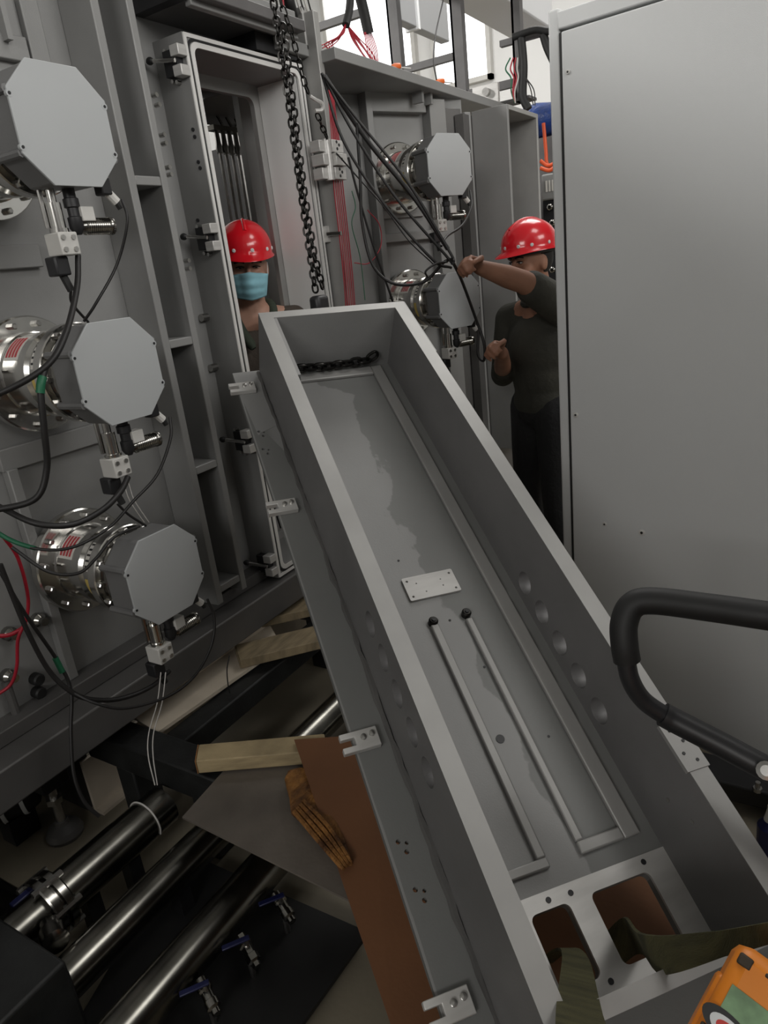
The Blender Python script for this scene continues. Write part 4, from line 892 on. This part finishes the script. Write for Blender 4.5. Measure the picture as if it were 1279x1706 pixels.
# ================================================================== PEOPLE
def remeshed(mb, voxel, smooth=4, fac=.5):
    me = mb.mesh('tmp'); ob = bpy.data.objects.new('tmp', me); COL.objects.link(ob)
    md = ob.modifiers.new('r', 'REMESH'); md.mode = 'VOXEL'; md.voxel_size = voxel
    dg = bpy.context.evaluated_depsgraph_get(); out = bpy.data.meshes.new_from_object(ob.evaluated_get(dg))
    bpy.data.objects.remove(ob); bpy.data.meshes.remove(me)
    bm = bmesh.new(); bm.from_mesh(out)
    for _ in range(smooth): bmesh.ops.smooth_vert(bm, verts=bm.verts, factor=fac, use_axis_x=True, use_axis_y=True, use_axis_z=True)
    bm.to_mesh(out); bm.free(); out.polygons.foreach_set('use_smooth', [True] * len(out.polygons)); return out
def rot(v, ax, a): return Matrix.Rotation(a, 3, ax) @ v
def hand(mb, wrist, dr, pn, thumb, curl):
    """palm + four fingers + thumb; pn = palm normal (fingers curl towards it), thumb = side of the thumb"""
    dr = dr.normalized(); pn = (pn - dr * pn.dot(dr)).normalized(); th = (thumb - dr * thumb.dot(dr) - pn * thumb.dot(pn)).normalized()
    ax = dr.cross(pn)
    mb.ell(wrist + dr * .048, (.050, .040, .0155), (dr, th, pn), 16, 10)
    mb.ell(wrist + dr * .010, (.03, .026, .018), (dr, th, pn), 14, 8)
    for i, (off, ln) in enumerate(((.029, .072), (.010, .080), (-.010, .075), (-.029, .060))):
        p = wrist + dr * (.088 - .006 * abs(i - 1)) + th * off; dd = dr.copy(); pts = [p - dr * .02, p]
        for k, fr in enumerate((.45, .32, .23)):
            dd = rot(dd, ax, curl * (.8, 1.0, .7)[k]); p = p + dd * ln * fr; pts.append(p)
        mb.limb(pts, [.010, .0095, .009, .0082, .0072], 10)
    p = wrist + dr * .028 + th * .032; d1 = (dr * .75 + th * .6 + pn * .25).normalized(); d2 = (dr * .8 + pn * .55 - th * .1).normalized()
    mb.limb([p - th * .015, p + d1 * .034, p + d1 * .034 + d2 * .028, p + d1 * .034 + d2 * .05], [.014, .0115, .0105, .009], 10)
def head_mesh(mb, H, l, f, u):
    def q(a, b, c): return H + l * a + f * b + u * c
    A = (l, f, u)
    mb.ell(q(0, -.008, .022), (.079, .094, .094), A, 24, 16); mb.ell(q(0, .028, -.055), (.058, .062, .066), A, 20, 14)
    mb.ell(q(0, .070, -.096), (.026, .022, .020), A, 14, 10)
    for s in (-1, 1):
        mb.ell(q(s * .040, .056, -.028), (.030, .030, .032), A, 14, 10); mb.ell(q(s * .030, .076, .030), (.026, .016, .011), A, 14, 8)
        mb.ell(q(s * .079, -.008, -.006), (.009, .020, .032), A, 12, 10); mb.ell(q(s * .013, .094, -.036), (.010, .012, .009), A, 10, 8)
    mb.limb([q(0, .088, .014), q(0, .103, -.018), q(0, .108, -.032)], [.010, .012, .013], 12)
    mb.ell(q(0, .082, -.066), (.024, .014, .007), A, 14, 8); mb.ell(q(0, .080, -.078), (.022, .014, .008), A, 14, 8)
def helmet(par, H, l, f, u, rivets):
    """hard hat: dome, brim with a peak, ridge, rivets"""
    H = H + u * .026
    seg, vs, fs = 40, [], []
    def pt(a, r_l, r_f, h, peak=0):
        fr = max(0, math.cos(a)); return H + l * (r_l * math.sin(a)) + f * (r_f * math.cos(a) + peak * fr ** 2 + .002) + u * (h - .012 * fr ** 2 * (1 if peak else 0))
    rows = []
    for i in range(1, 13):
        t = i / 12 * math.pi / 2; rows.append((.106 * math.sin(t), .130 * math.sin(t), .050 + .108 * math.cos(t), 0))
    rows += [(.107, .131, .034, 0), (.113, .138, .028, .030), (.114, .139, .023, .032), (.102, .126, .025, .0), (.101, .125, .045, 0)]
    for i in range(11, 0, -1):
        t = i / 12 * math.pi / 2; rows.append((.100 * math.sin(t), .124 * math.sin(t), .046 + .104 * math.cos(t), 0))
    for r in rows:
        for k in range(seg): vs.append(pt(2 * math.pi * k / seg, *r))
    for i in range(len(rows) - 1):
        for k in range(seg): fs.append((i * seg + k, i * seg + (k + 1) % seg, (i + 1) * seg + (k + 1) % seg, (i + 1) * seg + k))
    vs.append(H + u * .158 + f * .002); fs += [(len(vs) - 1, (k + 1) % seg, k) for k in range(seg)]
    vs.append(H + u * .150 + f * .002); b_ = (len(rows) - 1) * seg; fs += [(len(vs) - 1, b_ + k, b_ + (k + 1) % seg) for k in range(seg)]
    hm = build(MB().add(vs, fs), 'hard_hat', 'red_shell', par, ang=60)
    arc = [H + f * (.128 * math.cos(t) + .002) + u * (.050 + .1055 * math.sin(t)) for t in [math.radians(a) for a in range(40, 155, 8)]]
    build(MB().tube(arc, .007, 10), 'ridge', 'red_shell', hm, ang=60)
    for a in rivets:
        a = math.radians(a); p = pt(a, .106, .130, .050); nrm = (p - H - u * .05).normalized(); build(MB().lathe(p, nrm, [(-.003, .0075), (.001, .0075), (.003, .005)], 12), 'rivet', 'mask_white', hm)
    build(MB().tube([pt(a, .098, .120, .018) for a in [2 * math.pi * k / 36 for k in range(36)]], .006, 8, True), 'sweatband', 'black_rubber', hm)
    return hm
def face_parts(par, H, l, f, u, squint=.5):
    def q(a, b, c): return H + l * a + f * b + u * c
    for s in (-1, 1):
        e = build(MB().ell(q(s * .031, .0815, .010), (.0125, .007, .0065 * squint), (l, f, u), 14, 8), 'eye', 'eye_white', par)
        build(MB().ell(q(s * .031, .0850, .010), (.0062, .0045, .0060 * squint), (l, f, u), 12, 8), 'iris', 'eye_dark', e)
        build(MB().tube(spline([q(s * .016, .0885, .0135), q(s * .031, .090, .016), q(s * .047, .080, .0125)], 4), .0022, 6), 'eyelid', 'eye_dark', par)
        build(MB().tube(spline([q(s * .014, .0915, .029), q(s * .032, .0925, .034), q(s * .052, .078, .029)], 4), .0038, 6), 'eyebrow', 'hair', par)
    hr = MB().ell(q(0, -.016, .024), (.080, .092, .097), (l, f, u), 24, 16)
    me = remeshed(hr, .006, 2)
    bm = bmesh.new(); bm.from_mesh(me)      # cut the hair cap back from the face
    bmesh.ops.bisect_plane(bm, geom=bm.verts[:] + bm.edges[:] + bm.faces[:], plane_co=q(0, .02, .03), plane_no=(f * .9 - u * .5).normalized(), clear_outer=True)
    bmesh.ops.bisect_plane(bm, geom=bm.verts[:] + bm.edges[:] + bm.faces[:], plane_co=q(0, 0, -.045), plane_no=-u, clear_outer=True)
    bmesh.ops.holes_fill(bm, edges=bm.edges); bm.to_mesh(me); bm.free()
    link('hair', me, 'hair', par)

# --- worker in the doorway
H1 = at(411, 448, X=-1.98)
F1 = V((.70, -.70, -.10)).normalized(); L1_ = V((.70, .70, -.06)); L1_ = (L1_ - F1 * L1_.dot(F1)).normalized(); U1 = L1_.cross(F1)
if U1.z < 0: U1 = -U1
hf = V((F1.x, F1.y, 0)).normalized(); hl = V((L1_.x, L1_.y, 0)).normalized()
w1 = thing('person', 'worker in red hard hat and pale blue face mask leaning out of the doorway', 'person', V((H1.x - .18, H1.y + .05, 0)))
nk = H1 - Z1 * .155 - hf * .035; chs = H1 - Z1 * .36 - hf * .09; pel = V((H1.x - .16, H1.y + .06, .94))
shl = H1 - Z1 * .235 - hf * .06 + hl * .175; shr = H1 - Z1 * .245 - hf * .06 - hl * .175
ell = shl + hf * .17 - Z1 * .19 + hl * .02; wrl = ell + hf * .20 + Z1 * .02 - hl * .05
elr = shr + hf * .10 - Z1 * .24 - hl * .0; wrr = elr + hf * .20 - Z1 * .03 + hl * .05
def legs(mb, pel, l, f, grow=0, stance=.09, down=0.08):
    for s in (-1, 1):
        hp_ = pel + l * s * stance - Z1 * .03; kn = V((hp_.x, hp_.y, .50)) + f * .03 + l * s * .015; an = V((hp_.x, hp_.y, down)) + l * s * .02
        mb.limb([hp_, (hp_ + kn) / 2, kn, kn * .55 + an * .45, an], [.088 + grow, .074 + grow, .056 + grow, .054 + grow, .040 + grow], 14)
def shoes(par, pel, l, f, stance=.09):
    for s in (-1, 1):
        an = V((pel.x, pel.y, 0)) + l * s * (stance + .02); mb = MB(); mb.limb([an + Z1 * .05 - f * .03, an + Z1 * .045 + f * .06, an + Z1 * .035 + f * .14], [.046, .045, .034]); mb.cyl(an + Z1 * .03, an + Z1 * .12, .05, 14)
        me = remeshed(mb, .008, 3); link('shoe', me, 'black_rubber', par)
def body_core(mb, nk, chs, pel, l, f, grow=0):
    A = (l, f, Z1)
    mid = (chs + pel) / 2
    mb.ell(chs, (.165 + grow, .105 + grow, .17), A, 20, 14); mb.ell(mid, (.145 + grow, .098 + grow, .20), A, 20, 14); mb.ell(pel, (.155 + grow, .105 + grow, .13), A, 20, 14)
b = MB(); head_mesh(b, H1, L1_, F1, U1); b.limb([H1 - U1 * .06 - F1 * .02, nk, chs + Z1 * .10], [.056, .058, .075]); body_core(b, nk, chs, pel, hl, hf)
b.limb([nk - Z1 * .03, shl], [.06, .062]); b.limb([nk - Z1 * .03, shr], [.06, .062])
b.limb([shl, (shl + ell) / 2, ell, (ell + wrl) / 2, wrl], [.056, .050, .042, .038, .027]); b.limb([shr, (shr + elr) / 2, elr, (elr + wrr) / 2, wrr], [.056, .050, .042, .038, .027])
hand(b, wrl, hf - Z1 * .2, -Z1, -hl, .55); hand(b, wrr, hf - Z1 * .2, -Z1, hl, .55); legs(b, pel, hl, hf)
link('body', remeshed(b, .0055, 3), 'skin', w1)
face_parts(w1, H1, L1_, F1, U1, .40)
helmet(w1, H1, L1_, F1, U1, (-28, 10, 48, 75, -75, 130, 180, 230))
# mask: pleated sheet with ear loops
vs, fs, nu, nv = [], [], 24, 16
for j in range(nv + 1):
    v = j / nv
    for i in range(nu + 1):
        a = math.radians(-72 + 144 * i / nu); c_ = math.cos(a); blg = math.sin(math.pi * (v * .75 + .2)) * .020
        r_l = .077 - .014 * v; pl_ = .0022 * math.sin(v * math.pi * 6)
        vs.append(H1 + L1_ * ((r_l + .004) * math.sin(a)) + F1 * (.018 + (.074 + blg + pl_) * c_ + .026 * max(0, 1 - (a / .5) ** 2) * (1 - v * .7)) + U1 * (-.002 - .108 * v + .010 * abs(math.sin(a)) * (v - .5) * 2 - .006 * (1 - v) * abs(math.sin(a))))
for j in range(nv):
    for i in range(nu): k = j * (nu + 1) + i; fs.append((k, k + 1, k + nu + 2, k + nu + 1))
mk = build(MB().add(vs, fs), 'face_mask', 'mask_blue', w1, ang=70); sd = mk.modifiers.new('s', 'SOLIDIFY'); sd.thickness = .002
for s in (-1, 1):
    k0 = 0 if s < 0 else nu
    build(MB().tube(spline([vs[k0], H1 + L1_ * s * .082 + F1 * .01 + U1 * .02, H1 + L1_ * s * .084 - F1 * .02 - U1 * .0, H1 + L1_ * s * .075 + F1 * .0 - U1 * .05, vs[nv * (nu + 1) + k0]], 5), .0014, 6), 'ear_loop', 'mask_white', mk)
# jacket, collar, trousers, shoes
j = MB(); body_core(j, nk, chs, pel, hl, hf, .016); j.limb([nk - Z1 * .055 + hl * .045 - hf * .01, shl], [.058, .076]); j.limb([nk - Z1 * .055 - hl * .045 - hf * .01, shr], [.058, .076])
j.limb([shl, (shl + ell) / 2, ell, (ell + wrl) / 2, wrl - (wrl - ell) * .1], [.076, .068, .060, .054, .044]); j.limb([shr, (shr + elr) / 2, elr, (elr + wrr) / 2, wrr - (wrr - elr) * .1], [.076, .068, .060, .054, .044])
jk = link('jacket', remeshed(j, .008, 4), 'shirt_brown', w1)
for s in (-1, 1):
    build(MB().tube(spline([nk - hf * .075 + Z1 * .02, nk + hl * s * .072 + Z1 * .012 - hf * .01, nk + hl * s * .070 + hf * .065 - Z1 * .055, nk + hl * s * .030 + hf * .105 - Z1 * .15], 6), [.016] * 6 + [.020] * 12 + [.012], 8), 'collar', 'collar_green', w1, ang=60)
tr = MB(); legs(tr, pel, hl, hf, .018, down=.10); tr.ell(pel - Z1 * .02, (.170, .118, .11), (hl, hf, Z1))
link('trousers', remeshed(tr, .009, 4), 'trouser_black', w1); shoes(w1, pel, hl, hf)

# --- worker pulling the cables
H2 = at(884, 438, d=3.05)
F2 = V((-.52, -.85, -.04)).normalized(); hf = V((F2.x, F2.y, 0)).normalized(); hl = Z1.cross(hf)
L2 = hl; U2 = F2.cross(L2)
if U2.z < 0: U2 = -U2
w2 = thing('person', 'worker in red hard hat and dark olive shirt reaching out to pull cables', 'person', V((H2.x, H2.y, 0)))
nk = H2 - Z1 * .155 - hf * .03; chs = H2 - Z1 * .37 - hf * .03; pel = V((H2.x + .03, H2.y + .03, .93))
shl = H2 - Z1 * .19 - hf * .01 + hl * .185; shr = H2 - Z1 * .245 - hf * .02 - hl * .185
ell = at(872, 470, d=2.73); wrl = at(800, 446, d=2.58)
elr = shr - Z1 * .25 + hf * .05 - hl * .02; wrr = at(836, 588, d=2.84)
b = MB(); head_mesh(b, H2, L2, F2, U2); b.limb([H2 - U2 * .06 - F2 * .02, nk, chs + Z1 * .10], [.058, .060, .078]); body_core(b, nk, chs, pel, hl, hf)
b.limb([nk - Z1 * .03, shl], [.06, .062]); b.limb([nk - Z1 * .03, shr], [.06, .062])
b.limb([shl, (shl + ell) / 2, ell, (ell * .6 + wrl * .4), wrl], [.058, .052, .045, .043, .028]); b.limb([shr, (shr + elr) / 2, elr, (elr + wrr) / 2, wrr], [.056, .050, .042, .038, .027])
hdir = at(762, 430, d=2.5) - wrl
hand(b, wrl, hdir, V((.35, -.35, -.85)), -RT * .2 - FW * .6 + Z1 * .8, 1.15); hand(b, wrr, at(815, 578, d=2.78) - wrr, hl * .6 - Z1 * .5, Z1, 1.05); legs(b, pel, hl, hf)
link('body', remeshed(b, .0055, 3), 'skin_dark', w2)
face_parts(w2, H2, L2, F2, U2, .7)
helmet(w2, H2, L2, F2, U2, (-40, 0, 35, 62, 100, 140, 180, 230))
j = MB(); body_core(j, nk, chs, pel, hl, hf, .020); j.limb([nk - Z1 * .05 + hl * .05, shl], [.058, .078]); j.limb([nk - Z1 * .05 - hl * .05, shr], [.058, .078])
j.limb([shl, (shl + ell) / 2, shl * .2 + ell * .8], [.080, .072, .066]); j.limb([shr, (shr + elr) / 2, elr, (elr * .75 + wrr * .25)], [.076, .068, .060, .054])
link('shirt', remeshed(j, .008, 4), 'shirt_olive', w2)
build(MB().tube([nk + Z1 * .01 + (hl * math.cos(a) + hf * math.sin(a)) * .070 - hf * .005 - Z1 * .03 * math.sin(a) for a in [2 * math.pi * k / 20 for k in range(20)]], .012, 8, True), 'collar', 'shirt_olive', w2, ang=60)
tr = MB(); legs(tr, pel, hl, hf, .020, down=.10); tr.ell(pel - Z1 * .02, (.174, .122, .12), (hl, hf, Z1))
link('trousers', remeshed(tr, .009, 4), 'trouser_black', w2); shoes(w2, pel, hl, hf)
cable('held_cable', [at(755, 438, d=2.5), at(770, 470, d=2.62), at(792, 530, d=2.74), at(806, 572, d=2.77), at(806, 600, d=2.8), at(796, 590, d=2.82), at(797, 550, d=2.85)], .006, 'cable_black', 'black cable hanging between the two hands of the reaching worker')

# small black drive motor with white bands on the floor under the machine edge
p = at(28, 1340, Z=.12)
t = thing('floor_motor', 'small black motor with white bands on the floor at the left edge', 'motor', (p.x, p.y, 0))
build(MB().lathe(p + V((-.05, -.06, 0)), V((.5, .85, .1)), [(0, .03), (.02, .05), (.10, .055), (.14, .04), (.15, .02)], 18), 'motor_body', 'black_metal', t, ang=50)
for k in range(2): build(MB().lathe(p + V((-.05, -.06, 0)) + V((.5, .85, .1)).normalized() * (.03 + .06 * k), V((.5, .85, .1)), [(0, .056), (.012, .057)], 18), 'white_band', 'mask_white', t)
build(MB().box(p + V((-.05, -.05, -.12)), p + V((.02, .04, -.03))), 'motor_foot', 'black_metal', t)
